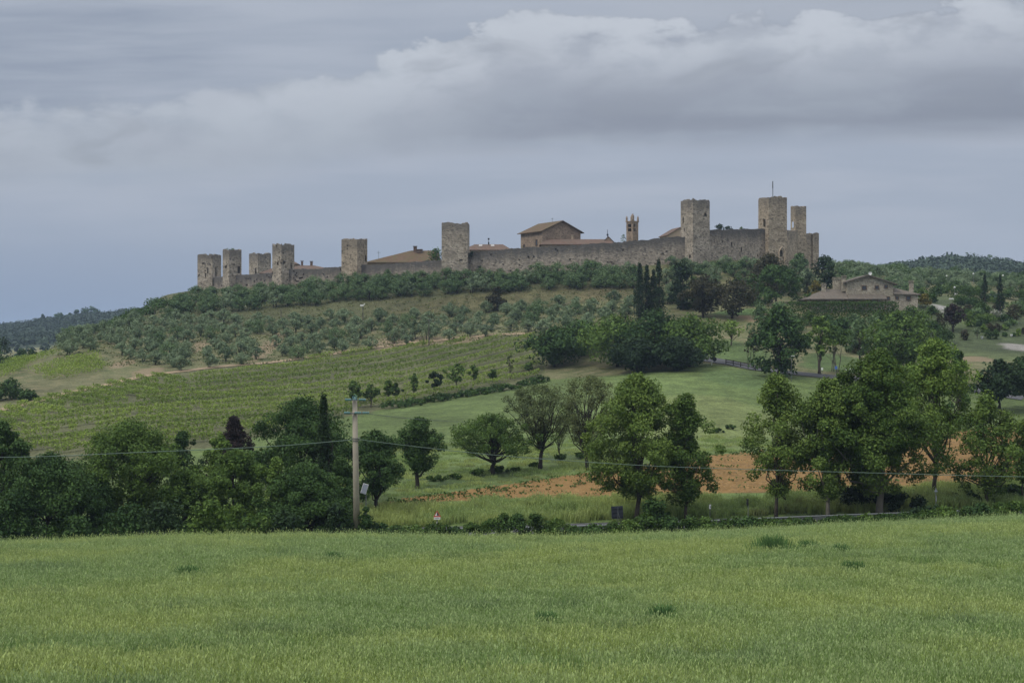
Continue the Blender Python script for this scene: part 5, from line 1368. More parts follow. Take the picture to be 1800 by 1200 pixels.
# ------------------------------------------------------------------ concrete pole, cables and small things along the road
b = on(627.5, 120); hz = (600 - 703) / F * 120 - b.z
pole = empty('utility_pole', b); tag(pole, 'concrete utility pole with teal insulators at the edge of the near field', 'utility pole')
lx = (623.5 - 627.5) / F * 120
MB().tube([(0, 0, -0.5), (lx * .5, 0, hz * .5), (lx, 0, hz)], [0.285, 0.25, 0.20], 14).build('shaft', M['concrete'], pole, smooth=True)


def pz(y): return (600 - y) / F * 120 - b.z


def pxx(u): return (u - 627.5) / F * 120


for y, ua, ub, tilt in ((703, 609, 643, 0.0), (726, 607, 649, 0.0)):
    ca = MB().box(((pxx(ua) + pxx(ub)) / 2, -0.28, pz(y)), (pxx(ub) - pxx(ua), 0.09, 0.10)).build('crossarm', M['steel'], pole)
    for uu, ww in ((ua + 4, 8), (ub - 5, 9)) + (((ua + ub) / 2 + 2, 9),) * (y > 710):
        q = MB()
        for t in np.linspace(-ww / 2, ww / 2, 4): q.tube([(pxx(uu + t) - .055, -0.36, pz(y - 1)), (pxx(uu + t) + .055, -0.36, pz(y - 1))], [0.12, 0.07], 9)
        q.tube([(pxx(uu - ww / 2), -0.36, pz(y - 1)), (pxx(uu + ww / 2), -0.36, pz(y - 1))], 0.03, 6)
        q.build('insulator', M['teal'], ca)
q = MB()
for t in range(3): q.tube([(lx, 0, hz + 0.02 + t * .1), (lx, 0, hz + .1 + t * .1)], [0.16 - t * .03, 0.10 - t * .02], 9)
q.tube([(lx - .17, 0, hz), (lx - .17, 0, hz + .3), (lx, 0, hz + .46), (lx + .17, 0, hz + .3), (lx + .17, 0, hz)], 0.035, 5, cap=False)
q.build('top_insulator', M['teal'], pole)
q = MB()
for t in (771, 775): q.tube([(pxx(625.5), 0, pz(t)), (pxx(625.5), 0, pz(t - 1.4))], 0.27, 14)
q.tube([(pxx(619), -.25, pz(773)), (pxx(619), -.25, pz(766))], 0.03, 5); q.tube([(pxx(633), -.25, pz(773)), (pxx(633), -.25, pz(766))], 0.03, 5); q.build('cable_clamp', M['steel'], pole)


def cable(name, label, pts, r, mat, grp=None):
    """thin hanging cable through points, smoothed"""
    P = [Vector(p) for p in pts]; R = []
    for i in range(len(P) - 1):
        p0 = P[max(i - 1, 0)]; p1 = P[i]; p2 = P[i + 1]; p3 = P[min(i + 2, len(P) - 1)]
        for t in np.linspace(0, 1, 9)[:-1]:
            R.append(0.5 * ((2 * p1) + (p2 - p0) * t + (2 * p0 - 5 * p1 + 4 * p2 - p3) * t * t + (3 * p1 - p0 - 3 * p2 + p3) * t ** 3))
    R.append(P[-1])
    return tag(MB().tube(R, r, 5).build(name, M[mat], smooth=True), label, 'cable', grp)


cable('overhead_cable', 'greenish cable running from the pole to the left edge', [lift(620, 772.5, 119.9), lift(480, 784, 118.8), (lift(240, 795, 117)), lift(0, 803.5, 115), lift(-400, 800, 112)], 0.028, 'cable')
cable('overhead_cable', 'greenish cable running from the pole past the trees to the right edge', [lift(632, 772.5, 119.9), lift(760, 788, 119.5), lift(900, 802, 119), lift(1100, 816, 118.5), lift(1250, 822.5, 118), lift(1540, 831, 117.5), lift(1800, 837.5, 117), lift(2100, 840, 116.5)], 0.025, 'cable')
cable('overhead_wire', 'thin wire leading back from the lower crossarm over the meadow', [lift(648, 727, 119.7), lift(740, 737, 150), lift(850, 742, 190), lift(950, 738, 235), lift(1040, 725, 290)], 0.022, 'thin_wire', 'wires over the meadow')

# solar panel on its post, right of the pole
b = on(643, 121); tz = lambda y: (600 - y) / F * 121 - b.z
sp = empty('solar_panel', b); tag(sp, 'small tilted solar panel on a thin post beside the pole', 'solar panel')
MB().tube([(0, 0, -.4), (0.02, 0, tz(866))], 0.045, 7).build('post', M['steel'], sp)
fr = MB().box((-0.10, -0.06, tz(858.5)), (0.40, 0.05, 0.80), ry=math.radians(17), rx=math.radians(-14)).build('panel', M['panel'], sp)
MB().box((-0.10, -0.03, tz(858.5)), (0.46, 0.04, 0.86), ry=math.radians(17), rx=math.radians(-14)).build('panel_frame', M['white'], sp)

# road signs
def post_obj(name, label, cat, u, D, y_top, r=0.035, mat='steel', grp=None):
    b = on(u, D); root = empty(name, b); tag(root, label, cat, grp)
    h = (600 - y_top) / F * D - b.z
    MB().tube([(0, 0, -.4), (0, 0, h)], r, 7).build('post', M[mat], root)
    return root, h, (lambda y: (600 - y) / F * D - b.z)


def tri(s, z0, y, th=0.03): return [(-s / 2, y, z0), (s / 2, y, z0), (0, y, z0 + s * .866), (-s / 2, y + th, z0), (s / 2, y + th, z0), (0, y + th, z0 + s * .866)]


TF = [(0, 1, 2), (5, 4, 3), (0, 3, 4, 1), (1, 4, 5, 2), (2, 5, 3, 0)]
D = 126.0
root, h, zf = post_obj('warning_sign', 'red edged triangular warning sign with a white plate below, beside the road', 'road sign', 768.5, D, 899, 0.05)
tp = MB().add(tri(0.66, zf(908), -0.10), TF).build('sign_plate', M['red'], root)
MB().add(tri(0.42, zf(908) + .1, -0.105), TF).build('sign_face', M['white'], tp)
MB().add([(-.03, -.115, zf(908) + .14), (.17, -.115, zf(908) + .14), (.02, -.115, zf(908) + .46), (.0, -.115, zf(908) + .40)], [(0, 1, 2, 3)]).build('pictogram', M['black'], tp)
sb = MB().box((0, -.1, zf(910.3)), (0.56, 0.03, 0.22)).build('text_plate', M['white'], root)
MB().box((0, -.12, zf(910.3)), (0.40, 0.01, 0.035)).build('text_line', M['black'], sb)
MB().box((0, -.06, zf(921)), (0.13, 0.1, 0.35)).build('clamp_box', M['white'], root)

b = on(1085, 127.5); zf = lambda y: (600 - y) / F * 127.5 - b.z
rs = empty('road_sign', b); tag(rs, 'dark square back of a large road sign left of the broad middle tree', 'road sign')
pl = MB().box((0, 0, (zf(889) + zf(911)) / 2), (1.03, 0.05, zf(889) - zf(911)), ry=math.radians(-3)).build('sign_plate', M['board'], rs)
for z in (893, 900, 907): MB().box((0, -.05, zf(z)), (0.98, 0.04, 0.05), ry=math.radians(-3)).build('rail', M['board'], pl)
MB().tube([(0.06, -.08, -.4), (0.06, -.08, zf(890))], 0.03, 6).build('post', M['steel'], rs)
MB().tube([(0.06, -.08, zf(900)), (0.32, -.1, zf(915))], 0.022, 6).build('brace', M['steel'], rs)

root, h, zf = post_obj('sign_post', 'thin pale post carrying a narrow dark sign seen edge on', 'road sign', 1315, 126.4, 877, 0.035)
MB().box((-.05, 0, zf(882)), (0.10, 0.5, 0.55)).build('sign_plate', M['black'], root)
root, h, zf = post_obj('roadside_reflector', 'white topped marker post in the grass left of the thin sign post', 'marker post', 1248, 131, 886, 0.04)
MB().box((0, -.05, zf(890)), (0.18, 0.06, 0.40)).build('reflector', M['white'], root); MB().box((0.04, -.09, zf(890)), (0.05, 0.03, 0.1)).build('black_band', M['black'], root)
root, h, zf = post_obj('warning_sign', 'pale triangular sign seen from behind under the tall airy tree', 'road sign', 1645, 126, 857, 0.035)
MB().add(tri(0.34, zf(864), -0.06), TF).build('sign_plate', M['panel'], root)
MB().box((0.02, -.06, zf(876)), (0.06, 0.04, 0.5)).build('lower_plate', M['panel'], root)

# guard rail along the road: rail sections and posts
gr = empty('guard_rail', on(900, 126)); tag(gr, 'long grey guard rail between the low bushes and the road', 'guard rail')
o0 = gr.location
pts = [on(u, 126.0 + 0.2 * math.sin(u * .01)) for u in range(560, 1860, 12)]
prof = [(-.04, .48), (-.12, .54), (-.12, .58), (-.04, .63), (-.12, .68), (-.12, .72), (-.04, .78)]
V = [(p.x - o0.x, p.y + a - o0.y, p.z + z - o0.z) for p in pts for a, z in prof]; kk = len(prof)
MB().add(V, [(i * kk + j, (i + 1) * kk + j, (i + 1) * kk + j + 1, i * kk + j + 1) for i in range(len(pts) - 1) for j in range(kk - 1)]).build('rail', M['steel'], gr)
for p in pts[::6]: MB().box((p.x - o0.x, p.y + .06 - o0.y, p.z + .2 - o0.z), (0.08, 0.12, 1.1)).build('post', M['steel'], gr)

# white lamp post and things beside the hill road
root, h, zf = post_obj('street_lamp', 'thin street lamp with a small white head in front of the big dark tree', 'street lamp', 1391, 258, 626, 0.05)
MB().tube([(0, 0, h), (0.32, -.3, h + .05)], 0.035, 6).build('arm', M['steel'], root); MB().box((0.2, -.3, h + .04), (0.65, 0.3, 0.14)).build('lamp_head', M['white'], root)
hf = empty('roadside_fence', hit(1300, 644, 250)); tag(hf, 'dark wooden rail fence along the bend of the hill road', 'fence')
o0 = hf.location
fp_ = [hit(u, y, 250) for u, y in ((1276, 641), (1289, 643), (1302, 645.5), (1315, 648.5), (1328, 652))]
for p in fp_: MB().box((p.x - o0.x, p.y - o0.y, p.z - o0.z + .45), (0.14, 0.14, 1.3)).build('post', M['bark_dark'], hf)
for p, q_ in zip(fp_[:-1], fp_[1:]):
    for dz in (0.95, 0.55): MB().tube([p - o0 + Vector((0, -.1, dz)), q_ - o0 + Vector((0, -.1, dz))], 0.08, 6).build('rail', M['bark_dark'], hf)
root, h, zf = post_obj('roadside_reflector', 'small white marker at the near edge of the hill road', 'marker post', 1251, 279, 636, 0.06, 'white')
MB().box((0, 0, h), (0.32, 0.2, 0.32)).build('reflector', M['white'], root)
root, h, zf = post_obj('traffic_mirror', 'dark round traffic mirror beside the hill road', 'mirror', 1256, 283, 630, 0.05)
MB().tube([(0, -.1, h - .1), (0, 0, h - .1)], 0.42, 14).build('mirror_disc', M['black'], root)
D = 242
root, h, zf = post_obj('notice_board', 'white notice board showing above the largest roadside crown', 'sign', 1493, D, 647, 0.05)
bd = MB().box((0, 0, zf(652)), (1.2, 0.06, 0.95)).build('board', M['white'], root); MB().box((0.05, -.05, zf(652)), (0.4, 0.03, 0.4)).build('picture', M['board'], bd)
root, h, zf = post_obj('blue_sign', 'small blue sign left of the white notice board', 'sign', 1469.5, D, 643, 0.04)
MB().box((0, -.06, zf(646)), (0.42, 0.04, 0.5)).build('sign_plate', M['blue'], root)
root, h, zf = post_obj('white_sign', 'small white sign left of the blue one', 'sign', 1445, D, 645, 0.04)
MB().box((0, -.06, zf(648)), (0.3, 0.04, 0.4)).build('sign_plate', M['white'], root)


def car(name, label, base, rz, paint):
    r = empty(name, base, rz); tag(r, label, 'car')
    mb = MB()
    pr_ = [(-2.1, .35), (2.1, .35), (2.1, .75), (1.2, .92), (.55, 1.42), (-1.2, 1.45), (-1.95, 1.0), (-2.1, .8)]
    n = len(pr_); V = [(x, -.8 if z < 1 else -.65, z) for x, z in pr_] + [(x, .8 if z < 1 else .65, z) for x, z in pr_]
    mb.add(V, [tuple(range(n)), tuple(range(2 * n - 1, n - 1, -1))] + [(i, i + n, (i + 1) % n + n, (i + 1) % n) for i in range(n)]).build('body', M[paint], r)
    for s in (-1, 1):
        MB().add([(x, s * (.82 if z < 1 else .685), z) for x, z in ((-1.6, .98), (1.0, .98), (.5, 1.36), (-1.15, 1.38))], [(0, 1, 2, 3)]).build('side_window', M['glass'], r)
        for x in (-1.3, 1.3):
            w = MB().tube([(x, s * .66, .32), (x, s * .86, .32)], .32, 16).build('wheel', M['black'], r)
            MB().tube([(x, s * .84, .32), (x, s * .875, .32)], .17, 12).build('rim', M['steel'], w)
    MB().add([(1.17, -.6, .95), (1.17, .6, .95), (.58, .56, 1.39), (.58, -.56, 1.39)], [(0, 1, 2, 3)]).build('windscreen', M['glass'], r).location = (.03, 0, .02)
    for s in (-1, 1): MB().box((2.1, s * .55, .68), (.06, .3, .14)).build('headlight', M['white'], r)
    return r


p = on(1747, 402); car('parked_car', 'pale blue car parked between the two garden cypresses', p, math.radians(165), 'car_paint')

# globe lamps, pots, rocks in the garden
for k, (u, yb, yt, lab) in enumerate(((1678, 530, 505, 'nearest white globe lamp, above the dark hedge'), (1664, 500, 485, 'white globe lamp left of the slim cypresses, farther back'), (1711, 500, 481, 'white globe lamp just left of the left cypress'), (1763, 505, 484, 'white globe lamp just right of the right cypress'))):
    b = hit(u, yb, 350); root = empty('globe_lamp', b); tag(root, lab, 'lamp', 'white globe lamps')
    h = (600 - yt) / F * b.y - b.z
    MB().tube([(0, 0, -.3), (0, 0, h - .25)], 0.05, 6).build('post', M['steel'], root)
    gl_ = MB()
    rr = 0.24
    for a in range(6): pass
    gl_.tube([(0, 0, h - .25 + rr - rr * math.cos(t)) for t in np.linspace(0.15, 2.99, 7)], [rr * math.sin(t) for t in np.linspace(0.15, 2.99, 7)], 10)
    gl_.build('globe', M['white'], root, smooth=True)
for k, (u, yb, w, lab) in enumerate(((1680, 516.5, 0.9, 'small white plate on a stake by the globe lamp'), (1672.5, 525, 1.3, 'larger white plate on a stake above the purple tree'))):
    b = hit(u, yb + 6, 350); root = empty('garden_sign', b); tag(root, lab, 'sign')
    h = (600 - yb) / F * b.y - b.z
    MB().tube([(0, 0, -.2), (0, 0, h)], 0.04, 5).build('stake', M['steel'], root); MB().box((0, -.05, h), (w, .06, .34)).build('plate', M['white'], root)
for k, (u, yb, lab) in enumerate(((1726, 596, 'white flower pot between the clipped balls'), (1778, 592, 'white flower pot left of the tiny dark shrub'))):
    b = hit(u, yb, 285)
    tag(MB().tube([(0, 0, -.05), (0, 0, .2), (0, 0, .45), (0, 0, .55)], [.16, .26, .30, .33], 12).build('flower_pot', M['white'], None, tuple(b), smooth=True), lab, 'pot', 'white flower pots')


def rock(name, label, base, sx, sy, sz, seed, grp=None):
    rng = np.random.default_rng(seed); n, m2 = 10, 6; V = []
    for j in range(m2 + 1):
        th = math.pi * j / m2
        for i in range(n):
            a = 2 * math.pi * i / n; f = 1 + rng.uniform(-.22, .22)
            V.append((math.sin(th) * math.cos(a) * sx * f, math.sin(th) * math.sin(a) * sy * f, math.cos(th) * sz * f * .9 + sz * .3))
    Fc = [(j * n + i, (j + 1) * n + i, (j + 1) * n + (i + 1) % n, j * n + (i + 1) % n) for j in range(m2) for i in range(n)]
    return tag(MB().add(V, Fc).build(name, M['pale_rock'], None, tuple(base)), label, 'rock', grp)


for k, (u, y, w, h, lab) in enumerate(((1496, 595, 4, 5, 'topmost pale rock of the garden path'), (1489, 599, 4, 6, 'pale upright rock at the left end of the garden path'), (1500, 602, 7, 3, 'long pale rock in the middle of the garden path'), (1508, 608, 6, 4, 'pale rock lower on the garden path'), (1513, 612, 5, 3, 'lowest pale rock of the garden path'))):
    b = hit(u, y + 2, 240); s = b.y / F
    rock('garden_rock', lab, b, w * s * .6, w * s * .5, h * s * .6, 1300 + k, 'pale rocks of the garden path')
bush('rock_shrub', 'dark brown shrub below the pale rocks', 1505, 285, 606, 36, 'brown_leaf', 1310, ybase=622, nl=500, leaf=0.4, nc=20)

# wooden line poles in the olive grove, with two wires
tops = []
for k, (u, yb, yt, lab) in enumerate(((272, 566, 544, 'thin line pole at the left end of the grove'), (494, 572, 544, 'thin line pole below the tower with arrow slits'), (638, 580, 536, 'thin line pole with a white lamp below the orange roof'), (754, 608, 560, 'thin line pole at the lower edge of the grove'))):
    b = hit(u, yb, 320); root = empty('line_pole', b); tag(root, lab, 'pole', 'line poles in the olive grove')
    h = (600 - yt) / F * b.y - b.z
    MB().tube([(0, 0, -.3), (0, 0, h)], [0.13, 0.09], 7).build('shaft', M['pole_wood'], root)
    if k == 2: MB().box((-.3, -.1, h - .1), (0.8, 0.3, 0.4)).tube([(0.1, -.1, h - .1), (0.5, -.1, h + .35)], .1, 6).build('lamp_head', M['white'], root)
    if k == 3: MB().box((0, 0, h - .3), (1.2, 0.1, 0.1)).build('crossarm', M['pole_wood'], root)
    tops.append(Vector(b) + Vector((0, 0, h - .1)))
for k, y in enumerate((0, 0.5)):
    cable('overhead_wire', ('upper' if k == 0 else 'lower') + ' thin wire crossing the olives from the line pole to the dark trees', [tops[3] - Vector((0, 0, y)), lift(850, 572 + k * 5, 322), lift(980, 576 + k * 5, 312), lift(1100, 566 + k * 4, 300)], 0.03, 'thin_wire')
b0 = lift(431, 542, 408); b0.z = ground(b0.x, 408)
root, h, zf = post_obj('white_lamp', 'small white lamp on a post among the olives below the left towers', 'lamp', 431, 400, 540, 0.05)
MB().box((0, 0, h), (0.7, 0.3, 0.3)).tube([(0, 0, h), (.1, 0, h + .5)], .1, 6).build('lamp_head', M['white'], root)

# ------------------------------------------------------------------ grass of the near field, verge and tufts
def grass_patch(name, size, n, hmin, hmax, seed, wid, heads, mats):
    rng = np.random.default_rng(seed)
    V = []; Q = []; MI = []; T_ = []
    for i in range(n):
        x, y = rng.uniform(-size / 2, size / 2, 2); h = rng.uniform(hmin, hmax); a = rng.uniform(0, 6.28); la = rng.uniform(0, 6.28); ln = h * rng.uniform(0.05, 0.55)
        wx, wy = math.cos(a) * wid / 2, math.sin(a) * wid / 2
        c1 = (x + math.cos(la) * ln * .3, y + math.sin(la) * ln * .3, h * .6); c2 = (x + math.cos(la) * ln, y + math.sin(la) * ln, h * rng.uniform(.85, 1))
        k = len(V); t = rng.uniform(0, 1)
        V += [(x - wx, y - wy, -.05), (x + wx, y + wy, -.05), (c1[0] + wx * .9, c1[1] + wy * .9, c1[2]), (c1[0] - wx * .9, c1[1] - wy * .9, c1[2]), (c2[0] + wx * .25, c2[1] + wy * .25, c2[2]), (c2[0] - wx * .25, c2[1] - wy * .25, c2[2])]
        Q += [(k, k + 1, k + 2, k + 3), (k + 3, k + 2, k + 4, k + 5)]; MI += [0, 0]; T_ += [t, t]
        if i < n * heads:
            k = len(V); hw = wid * 0.9; hl = 0.13; d_ = np.array([math.cos(la) * .35, math.sin(la) * .35, .8])
            p = np.array(c2); V += [tuple(p), tuple(p + d_ * hl * .5 + np.array([wx, wy, 0]) / wid * 2 * hw), tuple(p + d_ * hl), tuple(p + d_ * hl * .5 - np.array([wx, wy, 0]) / wid * 2 * hw)]
            Q += [(k, k + 1, k + 2, k + 3)]; MI += [1]; T_ += [t]
    me = np_mesh(name, V, Q, mats, T_, mi=MI)
    return bpy.data.objects.new(name, me)          # only used as the instanced tuft


def grass_mat(name, a, b_, c_):
    """blade colour drifting over the field in world space"""
    m_, t, b = new_mat(name)
    P = t.node('ShaderNodeNewGeometry').outputs['Position']
    mp = t.node('ShaderNodeMapping'); mp.inputs['Scale'].default_value = (0.5, 0.9, 0); t.l.new(P, mp.inputs[0])
    n1_ = t.noise(mp.outputs[0], 0.11, 4, 0.6, 0.4); n2_ = t.noise(mp.outputs[0], 0.9, 3, 0.6)
    at = t.node('ShaderNodeAttribute', attribute_name='tint')
    c = t.mix(t.ss(n1_, 0.40, 0.62), a, b_)
    n3_ = t.noise(mp.outputs[0], 0.30, 3, 0.55, 0.6)
    c = t.mix(t.ss(n2_, 0.52, 0.78, 0, 0.55), c, c_)
    c = t.mix(t.ss(n3_, 0.56, 0.72, 0, 0.75), c, tuple(x * 0.72 for x in c_))
    vs_ = t.node('ShaderNodeVectorMath', operation='SCALE'); t.l.new(c, vs_.inputs[0]); t.l.new(t.m('MULTIPLY_ADD', at.outputs['Fac'], 0.6, 0.7), vs_.inputs['Scale'])
    t.l.new(vs_.outputs[0], b.inputs['Base Color']); b.inputs['Roughness'].default_value = 0.7; b.inputs['Specular IOR Level'].default_value = 0.1
    tr = t.node('ShaderNodeBsdfTranslucent'); t.l.new(vs_.outputs[0], tr.inputs[0])
    ms = t.node('ShaderNodeMixShader'); ms.inputs[0].default_value = 0.3
    t.l.new(b.outputs[0], ms.inputs[1]); t.l.new(tr.outputs[0], ms.inputs[2]); t.l.new(ms.outputs[0], t.n['Material Output'].inputs[0])
    return m_


M['oat_blade'] = grass_mat('oat_blade', (0.205, 0.302, 0.092), (0.305, 0.378, 0.105), (0.135, 0.240, 0.096))
M['oat_head'] = grass_mat('oat_head', (0.305, 0.395, 0.165), (0.370, 0.440, 0.160), (0.26, 0.355, 0.165))
M['verge_blade'] = grass_mat('verge_blade', (0.235, 0.320, 0.105), (0.350, 0.410, 0.135), (0.280, 0.270, 0.120))
M['tuft_blade'] = grass_mat('tuft_blade', (0.095, 0.185, 0.060), (0.115, 0.205, 0.062), (0.085, 0.165, 0.060))


def scatter(name, label, pts_uD, tuft, dens, smin, smax, seed, keep=None):
    """tufts of grass over the land inside columns/depths, as one mass"""
    (u0, u1, D0, D1, nu, nd) = pts_uD
    V = []
    for i in range(nu + 1):
        for j in range(nd + 1):
            p = on(u0 + (u1 - u0) * i / nu, D0 + (D1 - D0) * j / nd); V.append(tuple(p))
    Fc = [(i * (nd + 1) + j, (i + 1) * (nd + 1) + j, (i + 1) * (nd + 1) + j + 1, i * (nd + 1) + j + 1) for i in range(nu) for j in range(nd)]
    if keep: Fc = [f for f in Fc if all(keep(V[q][0] / V[q][1] * F + 900, V[q][1]) for q in f)]
    me = bpy.data.meshes.new(name); me.from_pydata(V, [], Fc); me.update()
    o = link_mesh(name, me); tag(o, label, 'grass', kind='stuff')
    ng = bpy.data.node_groups.new(name, 'GeometryNodeTree')
    ng.interface.new_socket('Geometry', in_out='INPUT', socket_type='NodeSocketGeometry'); ng.interface.new_socket('Geometry', in_out='OUTPUT', socket_type='NodeSocketGeometry')
    N_ = ng.nodes; L_ = ng.links
    gi = N_.new('NodeGroupInput'); go = N_.new('NodeGroupOutput'); dp = N_.new('GeometryNodeDistributePointsOnFaces'); ip = N_.new('GeometryNodeInstanceOnPoints'); oi = N_.new('GeometryNodeObjectInfo')
    oi.inputs['Object'].default_value = tuft
    dp.inputs['Density'].default_value = dens; dp.inputs['Seed'].default_value = seed
    rr_ = N_.new('FunctionNodeRandomValue'); rr_.data_type = 'FLOAT_VECTOR'; rr_.inputs[0].default_value = (-.06, -.06, 0); rr_.inputs[1].default_value = (.06, .06, 6.283)
    rs_ = N_.new('FunctionNodeRandomValue'); rs_.data_type = 'FLOAT'; rs_.inputs[2].default_value = smin; rs_.inputs[3].default_value = smax
    L_.new(gi.outputs[0], dp.inputs['Mesh']); L_.new(dp.outputs['Points'], ip.inputs['Points']); L_.new(oi.outputs['Geometry'], ip.inputs['Instance'])
    L_.new(rr_.outputs[0], ip.inputs['Rotation']); L_.new(rs_.outputs[1], ip.inputs['Scale']); L_.new(ip.outputs[0], go.inputs[0])
    md = o.modifiers.new('scatter', 'NODES'); md.node_group = ng
    return o


oat = grass_patch('oat_tuft', 1.5, 720, 0.20, 0.58, 1, 0.022, 0.4, [M['oat_blade'], M['oat_head']])
scatter('field_grass', 'light green oat like grass covering the near field', (-700, 2500, 26, 113, 80, 40), oat, 0.9, 0.7, 1.2, 3)
tall = grass_patch('tall_oat_tuft', 1.5, 26, 0.55, 0.95, 8, 0.020, 1.0, [M['oat_blade'], M['oat_head']])
scatter('tall_oats', 'single taller stalks standing above the grass of the near field', (-700, 2500, 26, 113, 80, 40), tall, 0.8, 0.7, 1.1, 13)
vt = grass_patch('verge_tuft', 1.6, 300, 0.35, 0.95, 2, 0.045, 0.15, [M['verge_blade'], M['oat_head']])
scatter('verge_grass', 'tall rough grass on the bank between road and ploughed ground', (520, 1960, 132.5, 144.5, 60, 12), vt, 0.9, 0.7, 1.3, 4, lambda u, d_: d_ < B_brown0(u) - 2.0)
mt = grass_patch('meadow_tuft', 2.0, 160, 0.12, 0.34, 6, 0.05, 0.1, [M['verge_blade'], M['oat_head']])
scatter('meadow_grass', 'short grass of the sloping meadow', (560, 1420, 142, 196, 60, 54), mt, 0.22, 0.7, 1.2, 5, lambda u, d_: d_ > B_brown1(u) + 1.0)
# darker weed patches in the field
for k, (u, y, w, h, lab) in enumerate(((1357, 971, 90, 0.75, 'largest dark green clump of weeds in the near field'), (1478, 976, 30, 0.5, 'small dark clump right of the largest one'), (1420, 968, 40, 0.5, 'small clump just right of the largest dark one'), (1165, 1098, 46, 0.5, 'dark green clump in the lower middle of the near field'), (1500, 1010, 60, 0.5, 'faint clump right of the middle of the near field'), (330, 1015, 60, 0.45, 'dark clump in the left half of the near field'), (585, 985, 50, 0.4, 'small clump near the upper edge of the field below the pole'), (960, 1105, 40, 0.4, 'faint clump low in the middle of the near field'))):
    p = hit(u, y + 8, 30, 112)
    if p is None: continue
    rng = np.random.default_rng(1400 + k); R = w / 2 / F * p.y
    n_ = int(420 * (w / 60)); V = []; Q = []; T_ = []
    for i in range(n_):
        r = R * rng.normal(0, .5); a = rng.uniform(0, 6.28); x, y2 = r * math.cos(a), r * math.sin(a) * 1.2
        hh = h * rng.uniform(.7, 1.3) * math.exp(-0.5 * (r / R) ** 2) + .25; la = rng.uniform(0, 6.28); ln = hh * .4; wd = .035
        zz = ground(p.x + x, p.y + y2) - p.z; wx, wy = math.cos(a) * wd, math.sin(a) * wd; q = len(V)
        V += [(x - wx, y2 - wy, zz), (x + wx, y2 + wy, zz), (x + math.cos(la) * ln + wx * .3, y2 + math.sin(la) * ln, zz + hh), (x + math.cos(la) * ln - wx * .3, y2 + math.sin(la) * ln, zz + hh)]; Q.append((q, q + 1, q + 2, q + 3)); T_.append(rng.uniform(0, 1))
    tag(link_mesh('weed_clump', np_mesh('weed_clump', V, Q, M['tuft_blade'], T_), None, tuple(p)), lab, 'weeds', 'weed clumps in the near field')
# weeds on the ploughed ground
rng = np.random.default_rng(91); Ps = []
for i in range(520):
    u = rng.uniform(680, 1900); d0, d1 = float(B_brown0(u)), float(B_brown1(u))
    if d1 - d0 < 1: continue
    D = rng.uniform(d0, d1) if rng.random() < .7 else d1 - rng.exponential(2.0)
    p = on(u, max(D, d0)); n_ = rng.integers(4, 14); s = rng.uniform(.10, .36)
    Ps.append(np.array(p) + rng.normal(0, 1, (n_, 3)) * np.array([s * 1.6, s, 0]) + np.array([0, 0, .1]) + np.abs(rng.normal(0, .10, (n_, 1))) * np.array([0, 0, 1.0]))
P = np.concatenate(Ps); org = P.mean(0)
V, Q = leaf_cards(P - org, np.tile([[0, 0, 1.0]], (len(P), 1)), 0.26, rng, .7, .3, .8)
tag(link_mesh('field_weeds', np_mesh('field_weeds', V, Q, M['hedge_leaf'], rng.uniform(0, 1, len(P))), None, tuple(org)), 'scattered weeds on the ploughed ground', 'weeds', kind='stuff')
rng = np.random.default_rng(93); Ps = []; Sz = []
for i in range(9000):
    u = rng.uniform(690, 1950); d0, d1 = float(B_brown0(u)), float(B_brown1(u))
    if d1 - d0 < 1.5: continue
    D = d0 + 0.6 + (d1 - d0 - 1.0) * rng.uniform(0, 1)
    D = d0 + 0.6 + np.round((D - d0) / 1.3) * 1.3 + rng.normal(0, .18)      # thrown up along the furrows
    if D > d1: continue
    p = on(u, D); Ps.append(np.array(p)); Sz.append(rng.uniform(.10, .32))
P = np.array(Ps); Sz = np.array(Sz)[:, None]; org = P.mean(0); n_ = len(P)
a_ = rng.uniform(0, 6.28, n_); V = np.empty((n_, 5, 3))
for q in range(4):
    V[:, q, 0] = np.cos(a_ + q * 1.571); V[:, q, 1] = np.sin(a_ + q * 1.571); V[:, q, 2] = -0.1
    V[:, q] *= Sz * rng.uniform(.8, 1.5, (n_, 1))
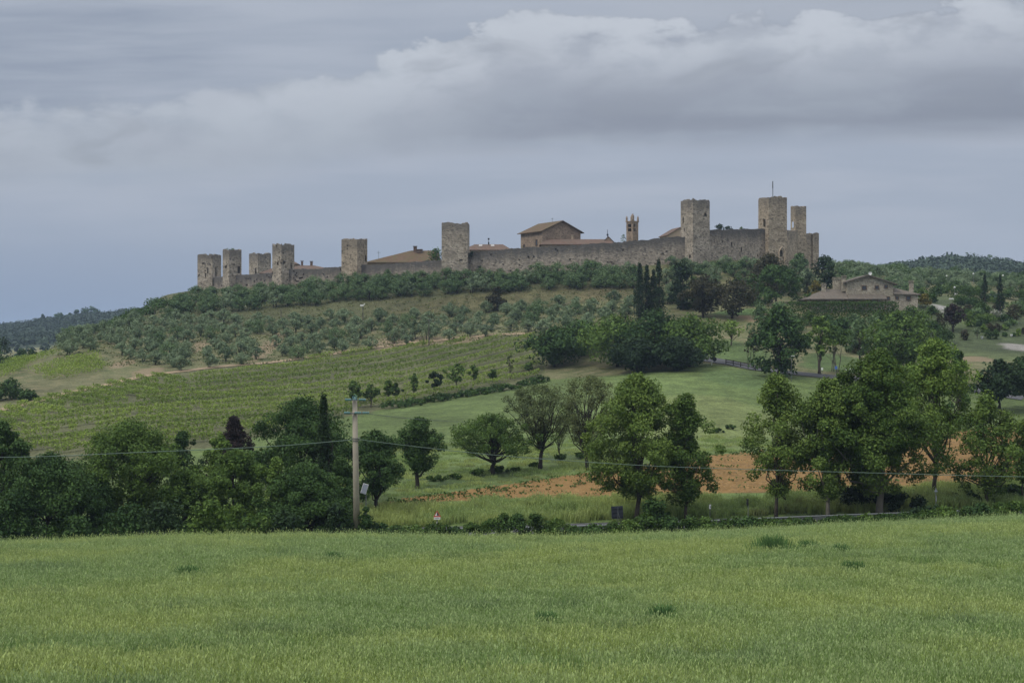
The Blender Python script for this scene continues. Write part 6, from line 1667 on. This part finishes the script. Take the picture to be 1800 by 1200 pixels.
V[:, 4] = rng.normal(0, .2, (n_, 3)) * Sz; V[:, 4, 2] = Sz[:, 0] * rng.uniform(.35, .8, n_)
V += (P - org)[:, None, :]
Q = np.concatenate([np.arange(n_)[:, None] * 5 + np.array([[q, (q + 1) % 4, 4]]) for q in range(4)])
M['soil'] = plain('soil', (0.205, 0.125, 0.048), 0.95, 0.45, 0.5)
tag(link_mesh('soil_clods', np_mesh('soil_clods', V.reshape(-1, 3), Q, M['soil']), None, tuple(org)), 'clods of orange brown earth along the furrows', 'soil', kind='stuff')
# dry grass and herbs on the castle slope
rng = np.random.default_rng(92); Ps = []
for i in range(5200):
    u = rng.uniform(100, 1130); D = rng.uniform(318, 405)
    p = on(u, D); y = 600 - p.z / D * F
    if y > lerp_pts([(100, 640), (300, 668), (660, 614), (950, 590), (1130, 575)], u): continue
    n_ = rng.integers(3, 8); s = rng.uniform(.3, .9)
    Ps.append(np.array(p) + rng.normal(0, 1, (n_, 3)) * np.array([s, s, 0]) + np.abs(rng.normal(.12, .12, (n_, 1))) * np.array([0, 0, 1.0]))
P = np.concatenate(Ps); org = P.mean(0)
V, Q = leaf_cards(P - org, np.tile([[0, 0, 1.0]], (len(P), 1)), 0.42, rng, .7, .3, .8)
tag(link_mesh('slope_herbs', np_mesh('slope_herbs', V, Q, M['sparse_leaf'], rng.uniform(0, 1, len(P))), None, tuple(org)), 'rough grass and herbs on the slope under the olives', 'grass', kind='stuff')

# ------------------------------------------------------------------ the hazy air
hm = bpy.data.materials.new('haze'); hm.use_nodes = True
ht = NT(hm.node_tree); ht.n.clear()
hv = ht.node('ShaderNodeVolumePrincipled'); hv.inputs['Color'].default_value = (0.60, 0.77, 1.0, 1); hv.inputs['Density'].default_value = 0.00013; hv.inputs['Anisotropy'].default_value = 0.2
ho_ = ht.node('ShaderNodeOutputMaterial'); ht.l.new(hv.outputs[0], ho_.inputs['Volume'])
hb = MB().box((0, 3000, 22), (17600, 6060, 110)).build('haze', hm)
tag(hb, 'pale even haze filling the valley air', 'haze', kind='stuff')
